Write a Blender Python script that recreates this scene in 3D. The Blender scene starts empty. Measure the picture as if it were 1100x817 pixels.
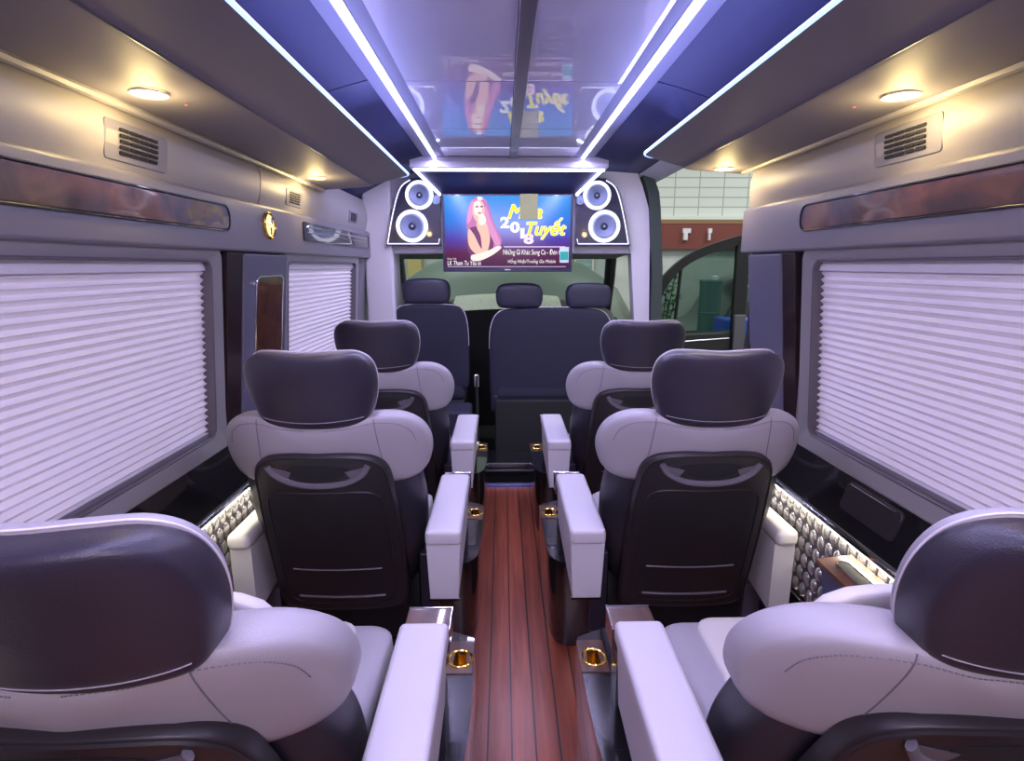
import bpy, bmesh, math, random
from mathutils import Vector, Matrix
random.seed(4)
C = bpy.context.scene
COL = C.collection
PI = math.pi
XC = 0.04            # centre line of the van

# ------------------------------------------------------------------ materials
def nt(name):
    m = bpy.data.materials.new(name); m.use_nodes = True
    return m, m.node_tree.nodes, m.node_tree.links, m.node_tree.nodes['Principled BSDF']
def mat(name, col, rough=.5, metal=0, coat=0, bump=0, bscale=300, spec=.5, var=0, vscale=4, coat_rough=.03):
    m, n, l, b = nt(name)
    b.inputs['Base Color'].default_value = (*col, 1)
    b.inputs['Roughness'].default_value = rough
    b.inputs['Metallic'].default_value = metal
    b.inputs['Coat Weight'].default_value = coat
    b.inputs['Coat Roughness'].default_value = coat_rough
    b.inputs['Specular IOR Level'].default_value = spec
    tc = n.new('ShaderNodeTexCoord')
    if bump:
        t = n.new('ShaderNodeTexNoise'); t.inputs['Scale'].default_value = bscale; t.inputs['Detail'].default_value = 3
        l.new(tc.outputs['Object'], t.inputs['Vector'])
        bp = n.new('ShaderNodeBump'); bp.inputs['Strength'].default_value = bump; bp.inputs['Distance'].default_value = .002
        l.new(t.outputs['Fac'], bp.inputs['Height']); l.new(bp.outputs['Normal'], b.inputs['Normal'])
    if var:
        t = n.new('ShaderNodeTexNoise'); t.inputs['Scale'].default_value = vscale; t.inputs['Detail'].default_value = 4
        l.new(tc.outputs['Object'], t.inputs['Vector'])
        r = n.new('ShaderNodeValToRGB')
        r.color_ramp.elements[0].position = .35; r.color_ramp.elements[1].position = .65
        r.color_ramp.elements[0].color = (*[c*(1-var) for c in col], 1)
        r.color_ramp.elements[1].color = (*[min(1, c*(1+var)) for c in col], 1)
        l.new(t.outputs['Fac'], r.inputs['Fac']); l.new(r.outputs['Color'], b.inputs['Base Color'])
    return m
def emit(name, col, s=1.0):
    m, n, l, b = nt(name)
    b.inputs['Base Color'].default_value = (0, 0, 0, 1)
    b.inputs['Emission Color'].default_value = (*col, 1)
    b.inputs['Emission Strength'].default_value = s
    b.inputs['Roughness'].default_value = .4
    return m
def wood(name, c1, c2, scale=(3, 3, 3), coat=1, rough=.35, nscale=3):
    m, n, l, b = nt(name)
    tc = n.new('ShaderNodeTexCoord'); mp = n.new('ShaderNodeMapping'); mp.inputs['Scale'].default_value = scale
    l.new(tc.outputs['Object'], mp.inputs['Vector'])
    t = n.new('ShaderNodeTexNoise'); t.inputs['Scale'].default_value = nscale; t.inputs['Detail'].default_value = 6
    t.inputs['Distortion'].default_value = 1.2
    l.new(mp.outputs['Vector'], t.inputs['Vector'])
    r = n.new('ShaderNodeValToRGB'); r.color_ramp.elements[0].position = .35; r.color_ramp.elements[1].position = .68
    r.color_ramp.elements[0].color = (*c1, 1); r.color_ramp.elements[1].color = (*c2, 1)
    l.new(t.outputs['Fac'], r.inputs['Fac']); l.new(r.outputs['Color'], b.inputs['Base Color'])
    b.inputs['Roughness'].default_value = rough; b.inputs['Coat Weight'].default_value = coat
    b.inputs['Coat Roughness'].default_value = .04
    return m
M = {}
M['grey_leather'] = mat('grey_leather', (.37, .35, .38), .42, bump=.25, bscale=500)
M['pale_leather'] = mat('pale_leather', (.52, .50, .54), .42, bump=.25, bscale=500)
M['cream_leather'] = mat('cream_leather', (.66, .63, .58), .45, bump=.2, bscale=500)
M['dark_leather'] = mat('dark_leather', (.030, .026, .042), .36, bump=.3, bscale=450)
M['bolster_leather'] = mat('bolster_leather', (.022, .020, .030), .42, bump=.3, bscale=450)
M['navy_leather'] = mat('navy_leather', (.025, .025, .055), .38, bump=.3, bscale=450)
M['navy_fabric'] = mat('navy_fabric', (.020, .021, .045), .7, bump=.4, bscale=700)
M['dark_plastic'] = mat('dark_plastic', (.020, .017, .020), .38, bump=.15, bscale=900)
M['grey_plastic'] = mat('grey_plastic', (.12, .11, .13), .35)
M['black_gloss'] = mat('black_gloss', (.008, .007, .009), .25, coat=1)
M['black_matt'] = mat('black_matt', (.012, .012, .014), .7)
M['piping'] = mat('piping', (.75, .72, .78), .5)
M['seam'] = mat('seam', (.16, .15, .18), .7)
M['thread'] = mat('thread', (.30, .28, .32), .6)
M['bin_skin'] = mat('bin_skin', (.21, .195, .225), .58, bump=.1, bscale=600)
M['wall_skin'] = mat('wall_skin', (.34, .32, .32), .45, bump=.1, bscale=600)
M['band_skin'] = mat('band_skin', (.21, .20, .235), .4, bump=.1, bscale=600)
M['pillar_skin'] = mat('pillar_skin', (.12, .12, .18), .42, bump=.1, bscale=600)
M['frame_skin'] = mat('frame_skin', (.33, .32, .33), .35, metal=.25)
M['white_skin'] = mat('white_skin', (.72, .70, .76), .4)
M['headliner'] = mat('headliner', (.032, .038, .12), .55, bump=.2, bscale=500)
M['headliner_light'] = mat('headliner_light', (.50, .49, .62), .45)
M['rail_skin'] = mat('rail_skin', (.22, .22, .34), .6)
M['roof_gloss'] = mat('roof_gloss', (.74, .74, 1.0), .5, coat=1, coat_rough=.0)
M['roof_gloss'].node_tree.nodes['Principled BSDF'].inputs['Coat IOR'].default_value = 1.8
M['roof_bar'] = mat('roof_bar', (.20, .19, .24), .35, metal=.4)
M['chrome'] = mat('chrome', (.8, .8, .84), .12, metal=1)
M['steel'] = mat('steel', (.5, .5, .55), .3, metal=1)
M['gold'] = mat('gold', (.95, .66, .16), .2, metal=1)
M['burl'] = wood('burl', (.035, .010, .006), (.15, .050, .020), (1, 1, 1), coat=.6, rough=.3, nscale=9)
M['tray_wood'] = wood('tray_wood', (.05, .022, .016), (.12, .055, .035), (1, .3, 1), nscale=18)
M['brown_wood'] = wood('brown_wood', (.16, .07, .035), (.32, .15, .08), (1, .3, 1), nscale=18)
M['white_ring'] = emit('white_ring', (.75, .76, 1), 1.5)
M['led'] = emit('led', (.62, .64, 1), 9)
M['led_roof'] = emit('led_roof', (.55, .55, 1), 8)
M['led_thin'] = emit('led_thin', (.34, .50, 1), 2.0)
M['led_line'] = emit('led_line', (.72, .72, 1), 1.6)
M['led_white'] = emit('led_white', (1, .97, .82), 5)
M['led_red'] = emit('led_red', (1, .15, .12), 1.5)
M['warm'] = emit('warm', (1, .70, .30), 14)
M['crystal'] = emit('crystal', (1, .72, .30), 1.6)
M['speaker_cone'] = mat('speaker_cone', (.26, .31, .48), .5)
M['speaker_dark'] = mat('speaker_dark', (.03, .04, .08), .4)
M['screen_bezel'] = mat('screen_bezel', (.03, .03, .07), .25, coat=.6)
M['paper'] = mat('paper', (.26, .27, .12), .7)
M['dash'] = mat('dash', (.03, .03, .035), .6)

def blind_mat(name, col, tr):
    m, n, l, b = nt(name)
    out = [x for x in n if x.type == 'OUTPUT_MATERIAL'][0]
    b.inputs['Base Color'].default_value = (*col, 1); b.inputs['Roughness'].default_value = .7
    t = n.new('ShaderNodeBsdfTranslucent'); t.inputs['Color'].default_value = (*col, 1)
    mx = n.new('ShaderNodeMixShader'); mx.inputs[0].default_value = tr
    l.new(b.outputs[0], mx.inputs[1]); l.new(t.outputs[0], mx.inputs[2]); l.new(mx.outputs[0], out.inputs[0])
    return m
M['blind'] = blind_mat('blind', (.93, .88, .93), .05)

def floor_mat():
    m, n, l, b = nt('mahogany_planks')
    tc = n.new('ShaderNodeTexCoord'); sp = n.new('ShaderNodeSeparateXYZ'); l.new(tc.outputs['Object'], sp.inputs[0])
    def math_(op, a, bb=None):
        q = n.new('ShaderNodeMath'); q.operation = op
        for i, v in enumerate((a, bb)):
            if v is None: continue
            if isinstance(v, (int, float)): q.inputs[i].default_value = v
            else: l.new(v, q.inputs[i])
        return q.outputs[0]
    x = math_('DIVIDE', math_('ADD', sp.outputs['X'], .017 + 7.3), .073)
    fr = math_('FRACT', x); idx = math_('FLOOR', x)
    d = math_('ABSOLUTE', math_('SUBTRACT', fr, .5))
    line = math_('GREATER_THAN', d, .465)
    mp = n.new('ShaderNodeMapping'); mp.inputs['Scale'].default_value = (26, 1.6, 1); l.new(tc.outputs['Object'], mp.inputs[0])
    cmb = n.new('ShaderNodeCombineXYZ'); l.new(math_('MULTIPLY', idx, 7.7), cmb.inputs['Y'])
    va = n.new('ShaderNodeVectorMath'); l.new(mp.outputs[0], va.inputs[0]); l.new(cmb.outputs[0], va.inputs[1])
    t = n.new('ShaderNodeTexNoise'); t.inputs['Scale'].default_value = 1.5; t.inputs['Detail'].default_value = 7; t.inputs['Distortion'].default_value = .6
    l.new(va.outputs[0], t.inputs['Vector'])
    r = n.new('ShaderNodeValToRGB'); r.color_ramp.elements[0].position = .3; r.color_ramp.elements[1].position = .75
    r.color_ramp.elements[0].color = (.16, .030, .012, 1); r.color_ramp.elements[1].color = (.33, .078, .032, 1)
    l.new(t.outputs['Fac'], r.inputs['Fac'])
    mx = n.new('ShaderNodeMix'); mx.data_type = 'RGBA'
    l.new(line, mx.inputs['Factor']); l.new(r.outputs['Color'], mx.inputs['A']); mx.inputs['B'].default_value = (.008, .004, .006, 1)
    l.new(mx.outputs['Result'], b.inputs['Base Color'])
    b.inputs['Roughness'].default_value = .38; b.inputs['Coat Weight'].default_value = .6; b.inputs['Coat Roughness'].default_value = .22
    bp = n.new('ShaderNodeBump'); bp.inputs['Strength'].default_value = .5; bp.inputs['Distance'].default_value = .003; bp.invert = True
    l.new(line, bp.inputs['Height']); l.new(bp.outputs['Normal'], b.inputs['Normal'])
    return m
M['floor'] = floor_mat()

# ------------------------------------------------------------------ mesh helpers (world coordinates, lists of verts / faces)
class MB:
    def __init__(s): s.v = []; s.f = []
    def add(s, v, f):
        o = len(s.v); s.v += [tuple(p) for p in v]; s.f += [tuple(i + o for i in q) for q in f]; return s
    def box(s, x0, x1, y0, y1, z0, z1, b=0.0):
        if x0 > x1: x0, x1 = x1, x0
        bm = bmesh.new(); bmesh.ops.create_cube(bm, size=1)
        for v in bm.verts: v.co = Vector(((x0+x1)/2 + v.co.x*(x1-x0), (y0+y1)/2 + v.co.y*(y1-y0), (z0+z1)/2 + v.co.z*(z1-z0)))
        if b: bmesh.ops.bevel(bm, geom=bm.edges[:], offset=b, segments=3, profile=.5, affect='EDGES')
        s.add([v.co for v in bm.verts], [[v.index for v in f.verts] for f in bm.faces] if bm.verts.index_update() is None else []); bm.free(); return s
    def tube(s, pts, r, seg=8, closed=False, rz=None):
        P = [Vector(p) for p in pts]; n = len(P); rings = []
        up = Vector((0, 0, 1)); prev = None
        for i in range(n):
            if closed: t = P[(i+1) % n] - P[i-1]
            else: t = P[min(i+1, n-1)] - P[max(i-1, 0)]
            if t.length < 1e-9: t = Vector((0, 1, 0))
            t.normalize()
            if prev is None:
                a = up if abs(t.z) < .9 else Vector((1, 0, 0)); u = t.cross(a).normalized()
            else:
                u = (prev - t*prev.dot(t));
                u = u.normalized() if u.length > 1e-6 else t.cross(up).normalized()
            prev = u; w = t.cross(u)
            ri = r[i] if isinstance(r, (list, tuple)) else r
            rings.append([P[i] + u*math.cos(2*PI*k/seg)*ri + w*math.sin(2*PI*k/seg)*(rz or ri) for k in range(seg)])
        return s.loft(rings, closed)
    def loft(s, rings, closed=False, cap=True):
        m = len(rings[0]); v = [p for R in rings for p in R]; f = []
        for i in range(len(rings) - (0 if closed else 1)):
            a = i*m; b = ((i+1) % len(rings))*m
            for k in range(m):
                k2 = (k+1) % m; f.append((a+k, a+k2, b+k2, b+k))
        if cap and not closed: f.append(tuple(range(m))[::-1]); f.append(tuple((len(rings)-1)*m + k for k in range(m)))
        return s.add(v, f)
    def lathe(s, prof, place, seg=32):   # prof (r, w) ; place(u, v, w)
        rings = [[place(r*math.cos(2*PI*k/seg), r*math.sin(2*PI*k/seg), w) for k in range(seg)] for r, w in prof]
        return s.loft(rings, cap=False)
    def build(s, name, m, parent=None, smooth=True, angle=35):
        off = Vector((0, 0, 0))
        q = parent
        while q is not None: off += q.location; q = q.parent
        me = bpy.data.meshes.new(name)
        me.from_pydata([tuple(Vector(v) - off) for v in s.v], [], s.f); me.validate()
        bm = bmesh.new(); bm.from_mesh(me); bmesh.ops.remove_doubles(bm, verts=bm.verts, dist=1e-6)
        bmesh.ops.recalc_face_normals(bm, faces=bm.faces)
        if smooth:
            for f in bm.faces: f.smooth = True
            for e in bm.edges:
                if len(e.link_faces) == 2 and e.calc_face_angle(0) > math.radians(angle): e.smooth = False
        bm.to_mesh(me); bm.free()
        me.materials.append(M[m] if isinstance(m, str) else m)
        o = bpy.data.objects.new(name, me); COL.objects.link(o)
        if parent is not None: o.parent = parent
        if smooth and angle <= 50:
            wn_ = o.modifiers.new('normals', 'WEIGHTED_NORMAL'); wn_.keep_sharp = True
        return o

def thing(name, label, cat, loc=(0, 0, 0), group=None):
    o = bpy.data.objects.new(name, None); o.empty_display_size = .05; COL.objects.link(o); o.location = loc
    return tag(o, label, cat, group)
def tag(o, label, cat, group=None):
    o['label'] = label; o['category'] = cat
    if group: o['group'] = group
    return o
def struct(o, label=None, cat='structure'):
    o['kind'] = 'structure'
    if label: o['label'] = label
    return o
def copy_tree(o, parent=None):
    c = o.copy(); COL.objects.link(c)
    if parent is not None: c.parent = parent
    for ch in [x for x in bpy.data.objects if x.parent == o]: copy_tree(ch, c)
    return c
def centred(o):      # move a single mesh's origin to its base centre
    me = o.data; xs = [v.co for v in me.vertices]
    lo = Vector((min(v.x for v in xs), min(v.y for v in xs), min(v.z for v in xs))); hi = Vector((max(v.x for v in xs), max(v.y for v in xs), max(v.z for v in xs)))
    c = Vector(((lo.x+hi.x)/2, (lo.y+hi.y)/2, lo.z)); me.transform(Matrix.Translation(-c)); o.location = c
    return o

def catmull(P, n=8, closed=True):
    out = []; N = len(P)
    for i in range(N if closed else N-1):
        p = [P[(i+k-1) % N] if closed else P[min(max(i+k-1, 0), N-1)] for k in range(4)]
        for j in range(n):
            t = j/n
            out.append(tuple(.5*((2*p[1][a]) + (-p[0][a]+p[2][a])*t + (2*p[0][a]-5*p[1][a]+4*p[2][a]-p[3][a])*t*t + (-p[0][a]+3*p[1][a]-3*p[2][a]+p[3][a])*t**3) for a in range(len(P[0]))))
    if not closed: out.append(tuple(P[-1]))
    return out
def sym(H):           # half outline (x>=0, from top centre to bottom centre) -> closed outline
    L = [(-x, z) for x, z in H[::-1] if x > 1e-6]
    return H + L
def rrect(x0, x1, z0, z1, r, n=6):
    out = []
    for cx, cz, a in ((x1-r, z1-r, 0), (x0+r, z1-r, 90), (x0+r, z0+r, 180), (x1-r, z0+r, 270)):
        for k in range(n+1):
            t = math.radians(a + 90*k/n); out.append((cx + r*math.cos(t), cz + r*math.sin(t)))
    return out
def inset(P, d):
    n = len(P); A = sum(P[i][0]*P[(i+1) % n][1] - P[(i+1) % n][0]*P[i][1] for i in range(n)); sg = 1 if A > 0 else -1
    out = []
    for i in range(n):
        a = Vector(P[i-1]); b = Vector(P[(i+1) % n]); t = (b-a)
        if t.length < 1e-9: out.append(P[i]); continue
        t.normalize(); nn = Vector((-t.y, t.x))*sg; out.append((P[i][0] + nn.x*d, P[i][1] + nn.y*d))
    return out
def plate(mb, out, place, w0, w1, b=.003):    # slab of an outline between w0 and w1, rounded edge at w1
    R = [[place(u, v, w0) for u, v in out], [place(u, v, w1 - (w1-w0)/abs(w1-w0)*b) for u, v in out], [place(u, v, w1 - (w1-w0)/abs(w1-w0)*b*.3) for u, v in inset(out, b*.35)], [place(u, v, w1) for u, v in inset(out, b)]]
    return mb.loft(R)
def ring(mb, outer, inner, place, w0, w1, b=.003):
    g = (w1-w0)/abs(w1-w0)*b
    R = [[place(u, v, w0) for u, v in outer], [place(u, v, w1-g) for u, v in outer], [place(u, v, w1) for u, v in inset(outer, b)], [place(u, v, w1) for u, v in inset(inner, -b)], [place(u, v, w1-g) for u, v in inner], [place(u, v, w0) for u, v in inner]]
    return mb.loft(R, closed=True)

class Pillow:
    """soft body over an outline in x,z ; back thickness tb (towards -y), front thickness tf (towards +y); f bends it"""
    def __init__(s, out, tb, tf, e=.45, f=lambda x, y, z: (x, y, z), rings=9, eb=None):
        s.o = out; s.tb = tb; s.tf = tf; s.e = e; s.eb = eb or e; s.f = f; s.n = rings
        s.c = (sum(p[0] for p in out)/len(out), sum(p[1] for p in out)/len(out))
    def mesh(s, mb):
        R = []
        def rg(sc, y): return [s.f(s.c[0] + (u-s.c[0])*sc, y, s.c[1] + (v-s.c[1])*sc) for u, v in s.o]
        for i in range(s.n):      # back side from the middle outwards
            a = PI/2*i/s.n; sc = math.sin(a)**s.eb if i else .02
            R.append(rg(max(sc, .02), -s.tb*max(math.cos(a), 0)**s.eb))
        for i in range(s.n + 1):
            a = PI/2*(1 - i/s.n); sc = math.sin(a)**s.e if a > 1e-6 else .02
            R.append(rg(max(sc, .02), s.tf*max(math.cos(a), 0)**s.e))
        return mb.loft(R)
    def surf(s, u, v, lift=0.0, side=-1):
        du, dv = u-s.c[0], v-s.c[1]; best = None
        ang = math.atan2(dv, du); rr = math.hypot(du, dv); N = len(s.o)
        for i in range(N):
            a = (s.o[i][0]-s.c[0], s.o[i][1]-s.c[1]); b = (s.o[(i+1) % N][0]-s.c[0], s.o[(i+1) % N][1]-s.c[1])
            d = (math.cos(ang), math.sin(ang)); e = (b[0]-a[0], b[1]-a[1]); den = d[0]*e[1]-d[1]*e[0]
            if abs(den) < 1e-12: continue
            t = (a[0]*e[1]-a[1]*e[0])/den; k = (a[0]*d[1]-a[1]*d[0])/den
            if t > 0 and -1e-6 <= k <= 1+1e-6: best = t if best is None else max(best, t)
        q = min(rr/best, .999) if best else 0
        e = s.eb if side < 0 else s.e; th = s.tb if side < 0 else s.tf
        y = th*(1 - q**(2/e))**(e/2) + lift
        return s.f(u, y*side, v)

# ------------------------------------------------------------------ van shell
HP = [(-.1, 1.03), (.28, 1.03), (.29, 1.0), (.62, .985), (.64, .985), (.80, 1.035), (.81, 1.045), (1.46, .995), (1.47, .985), (1.80, .985), (1.86, .97)]
def half(z):
    if z <= HP[0][0]: return HP[0][1]
    for (a, ha), (b, hb) in zip(HP, HP[1:]):
        if z <= b: return ha + (hb-ha)*(z-a)/(b-a)
    return HP[-1][1]
def W(side, base=None):          # wall placement: u = y, v = z, w = distance into the cabin
    def f(u, v, w): return (XC + side*(((half(v)) if base is None else base) - w), u, v)
    return f
Y0, Y1 = -1.3, 4.1

def wall_strip(mb, side, ya, yb, zs, t=.05):
    rings = []
    for y in (ya, yb):
        rings.append([(XC + side*half(z), y, z) for z in zs] + [(XC + side*(half(z)+t), y, z) for z in zs[::-1]])
    mb.loft(rings)

def ebox(*a): return MB().box(*a)
struct(centred(MB().box(XC-1.05, XC+1.05, Y0, 3.45, -.06, 0).build('floor', 'floor')))
for side, nm in ((-1, 'wall_left'), (1, 'wall_right')):
    ws = ([(.45, 1.86), (2.5, 3.68)] if side < 0 else [(.30, 1.86)])
    yend = 4.1 if side < 0 else 2.33
    mb = MB()
    ys = [Y0]
    for a, b in ws:
        wall_strip(mb, side, ys[-1], a, [.79, 1.1, 1.46, 1.52]); ys.append(b)
        wall_strip(mb, side, a, b, [.81, .86]); wall_strip(mb, side, a, b, [1.44, 1.46, 1.52])
    wall_strip(mb, side, ys[-1], yend, [.79, 1.1, 1.46, 1.52])
    wo = struct(mb.build(nm, 'band_skin', angle=20))
    mb = MB(); wall_strip(mb, side, Y0, yend, [-.1, .28]); mb.build('kick_panel', 'black_matt', wo)
    mb = MB(); wall_strip(mb, side, Y0, yend, [.64, .80]); mb.build('lower_ledge', 'black_gloss', wo)
    # upper panel with seams
    mb = MB()
    segs = [(Y0, .3), (.3, 2.26), (2.265, 4.1)] if side < 0 else [(Y0, .3), (.3, 2.33)]
    for a, b in segs:
        rings = []
        for y in (a+.002, b-.002):
            pr = [(XC + side*(.985 - .02*math.sin((z-1.645)/.2*PI)), y, z) for z in [1.645 + .03*i for i in range(8)]]
            rings.append(pr + [(XC + side*1.05, y, 1.86), (XC + side*1.05, y, 1.645)])
        mb.loft(rings)
    mb.build('upper_panel', 'wall_skin', wo, angle=30)
    # embossed quilted panel
    mb = MB(); n = 0
    wall_strip(mb, side, Y0, yend, [.29, .62], .03)
    mb.build('quilted_backing', mat('quilt_backing', (.13, .12, .16), .35, metal=.6), wo)
    mb = MB()
    cols = int((yend - .3)/.045)
    for i in range(cols):
        for j in range(6):
            y = .3 + .045*(i + .5*(j % 2)) ; z = .315 + .055*j
            if y > yend - .02: continue
            p = W(side); R = []
            for q in range(5):
                a = PI/2*q/4; R.append([p(y + .019*math.cos(a)*math.cos(t), z + .029*math.cos(a)*math.sin(t), -.002 + .012*math.sin(a)) for t in [2*PI*k/8 for k in range(8)]])
            mb.loft(R)
    mb.build('embossed_drops', mat('quilt_drops', (.62, .60, .60), .22, metal=.75), wo, angle=70)
    # light line and chrome edge over the quilted panel
    t = thing('led_strip', ('left' if side < 0 else 'right') + ' thin white light line above the embossed wall panel', 'light strip', (XC + side*.98, 1, .63))
    MB().box(XC + side*.984, XC + side*.972, Y0+.05, yend-.05, .622, .636, .001).build('rail', 'chrome', t)
    MB().box(XC + side*.982, XC + side*.974, Y0+.05, yend-.05, .6175, .6215).build('diffuser', 'led_white', t)
    MB().box(XC + side*1.02, XC + side*.99, Y0+.05, yend-.05, .272, .28, .001).build('lower_chrome_strip', 'chrome', wo)

# black gloss ledge is the wall's own; handle recess on it
def ledge_pocket(side, ya, yb, label):
    t = thing('ledge_pocket', label, 'storage pocket', (XC + side*1.0, (ya+yb)/2, .74))
    mb = MB(); plate(mb, rrect(ya, yb, .69, .775, .02), W(side), -.004, .006); mb.build('lid', 'dark_plastic', t)
    MB().tube([W(side)(ya+.02, .770, .010), W(side)(yb-.02, .770, .010)], .0022).build('chrome_lip', 'chrome', t)
ledge_pocket(1, 1.36, 1.60, 'black gloss pocket lid with chrome lip under the right window')

# trim bands with inserts
def band(side, ya, yb, idx):
    mb = MB(); p = W(side, .985)
    prof = [(1.468, -.03), (1.468, .020), (1.478, .030), (1.635, .030), (1.648, .020), (1.648, -.03)]
    mb.loft([[p(y, z, w) for z, w in prof] for y in (ya, yb)])
    return struct(mb.build('trim_%d' % idx, 'band_skin', angle=50))
bl = band(-1, Y0, 4.02, 1); br = band(1, Y0, 2.38, 2)
def insert(side, ya, yb, label, m, chrome=True, z0=1.535, z1=1.612):
    p = W(side, .985)
    t = thing('wood_inlay' if m == 'burl' else 'air_slot', label, 'trim panel', p((ya+yb)/2, z0, .03))
    mb = MB(); plate(mb, rrect(ya, yb, z0, z1, .032 if m == 'burl' else .01), p, .022, .034, .003); mb.build('face', m, t)
    mb = MB(); ring(mb, rrect(ya-.005, yb+.005, z0-.005, z1+.005, .036 if m == 'burl' else .013), rrect(ya, yb, z0, z1, .032 if m == 'burl' else .01), p, .022, .037, .001); mb.build('rim', 'black_gloss', t)
    return t
insert(-1, -.6, 1.95, 'long glossy burl wood inlay above the large left window', 'burl')
insert(1, -.6, 1.91, 'long glossy burl wood inlay above the large right window', 'burl')
t = insert(-1, 2.66, 3.92, 'black slotted inlay with chrome line above the small left window', 'black_gloss')
p = W(-1, .985)
MB().tube([p(2.72, 1.598, .036), p(3.86, 1.592, .036)], .004).build('chrome_line', 'chrome', t)
MB().tube([p(2.72, 1.572, .036), p(3.86, 1.572, .036)], .002).build('chrome_line', 'steel', t)

# crystal badge lamp
t = thing('badge_lamp', 'small round amber crystal lamp on the left trim band between the inlays', 'lamp', p(2.31, 1.52, .03))
pl = lambda u, v, w: p(2.27 + u, 1.572 + v, .03 + w)
MB().lathe([(.052, 0), (.052, .008), (.046, .013), (.042, .008), (.042, 0)], pl).build('gold_rim', 'gold', t)
mb = MB(); mb.lathe([(.041, .002), (.041, .007), (.02, .010), (.002, .011)], pl, 12); mb.build('crystal', 'crystal', t, smooth=False)
mb = MB()
for a in (.6, 2.4, 4.2):
    mb.tube([pl(.008*math.cos(a), .008*math.sin(a), .013), pl(.034*math.cos(a+.5), .034*math.sin(a+.5), .011)], .004, 6)
mb.build('star_mark', 'chrome', t)

# windows, blinds
wn = 0
def window(side, ya, yb, label_blind, glow):
    global wn; wn += 1
    z0, z1 = .845, 1.435
    p = W(side)
    mb = MB(); ring(mb, rrect(ya-.075, yb+.075, z0-.055, z1+.035, .03), rrect(ya, yb, z0, z1, .035), p, -.045, .016, .006)
    fr = struct(mb.build('window_%d' % wn, 'frame_skin', angle=40))
    mb = MB(); ring(mb, rrect(ya-.004, yb+.004, z0-.004, z1+.004, .037), rrect(ya+.004, yb-.004, z0+.004, z1-.004, .033), p, -.02, .018, .002); mb.build('chrome_edge', 'grey_plastic', fr)
    MB().box(XC + side*1.085, XC + side*1.079, ya-.05, yb+.05, .80, 1.47).build('glass', GLASS, fr)
    t = thing('pleated_blind', label_blind, 'window blind', p((ya+yb)/2, z0, -.03))
    n = 25; dz = (z1 - .028 - z0 + .01)/n; v = []; f = []
    prof = []
    for k in range(n):
        za = z0 - .01 + k*dz
        prof += [(za, -.022), (za + dz*.56, -.008)]
    prof.append((z0 - .01 + n*dz, -.022))
    for z, w in prof:
        for y in (ya-.005, yb+.005): v.append(p(y, z, w))
    for i in range(len(prof)-1): f.append((2*i, 2*i+1, 2*i+3, 2*i+2))
    m2 = MB(); m2.add(v, f); o = m2.build('shade', 'blind', t, angle=80)
    MB().add(*bar(p, ya-.005, yb+.005, z1-.032, z1+.0, -.026, -.002)).build('head_rail', 'white_skin', t)
    MB().add(*bar(p, ya-.005, yb+.005, z0-.012, z0+.016, -.026, -.004)).build('bottom_rail', 'white_skin', t)
def bar(p, ya, yb, z0, z1, w0, w1):
    v = [p(y, z, w) for y in (ya, yb) for z in (z0, z1) for w in (w0, w1)]
    return v, [(0, 1, 3, 2), (4, 6, 7, 5), (0, 4, 5, 1), (2, 3, 7, 6), (0, 2, 6, 4), (1, 5, 7, 3)]
def glass_mat(name, col, alpha_mix):
    m, n, l, b = nt(name); out = [x for x in n if x.type == 'OUTPUT_MATERIAL'][0]
    tr = n.new('ShaderNodeBsdfTransparent'); tr.inputs['Color'].default_value = (*col, 1)
    b.inputs['Base Color'].default_value = (.02, .03, .03, 1); b.inputs['Roughness'].default_value = .02
    mx = n.new('ShaderNodeMixShader'); mx.inputs[0].default_value = alpha_mix
    l.new(tr.outputs[0], mx.inputs[1]); l.new(b.outputs[0], mx.inputs[2]); l.new(mx.outputs[0], out.inputs[0]); return m
GLASS = glass_mat('window_glass', (.9, .95, .95), .12)
TINT = glass_mat('tinted_glass', (.60, .70, .66), .15)
window(-1, .45, 1.86, 'large white pleated blind closed over the near left window', 1)
window(1, .30, 1.86, 'white pleated blind closed over the right side window', 1)
window(-1, 2.52, 3.68, 'smaller bluish pleated blind on the far left window', 1)

# pillar covers between windows
def WP(side):        # pillar covers lean straight outwards towards the floor
    def f(u, v, w): return (XC + side*(.958 + (1.46-v)*.105 - w), u, v)
    return f
def pillar(side, ya, yb, label, idx, gap):
    p = WP(side)
    mb = MB(); plate(mb, rrect(ya, yb, .79, 1.464, .012), p, -.05, .0, .010)
    o = struct(mb.build('trim_%d' % idx, 'pillar_skin'))
    g0, g1 = gap
    mb = MB(); plate(mb, rrect(g0, g1, .79, 1.464, .004), p, -.06, -.008, .002); mb.build('dark_gap', wood('maroon_gap', (.012, .006, .009), (.025, .010, .012), coat=.3), o)
    return o
o = pillar(-1, 2.055, 2.46, '', 3, (1.945, 2.055))
pillar(1, 2.045, 2.32, '', 4, (1.955, 2.045))
t = thing('wood_inlay', 'upright glossy burl wood inlay on the left pillar cover', 'trim panel', WP(-1)(2.27, .95, .0))
mb = MB(); plate(mb, rrect(2.145, 2.395, .92, 1.375, .03), WP(-1), -.004, .006, .003); mb.build('face', 'burl', t)
mb = MB(); ring(mb, rrect(2.137, 2.403, .912, 1.383, .036), rrect(2.145, 2.395, .92, 1.375, .03), WP(-1), -.004, .009, .002); mb.build('rim', 'chrome', t)

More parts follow.
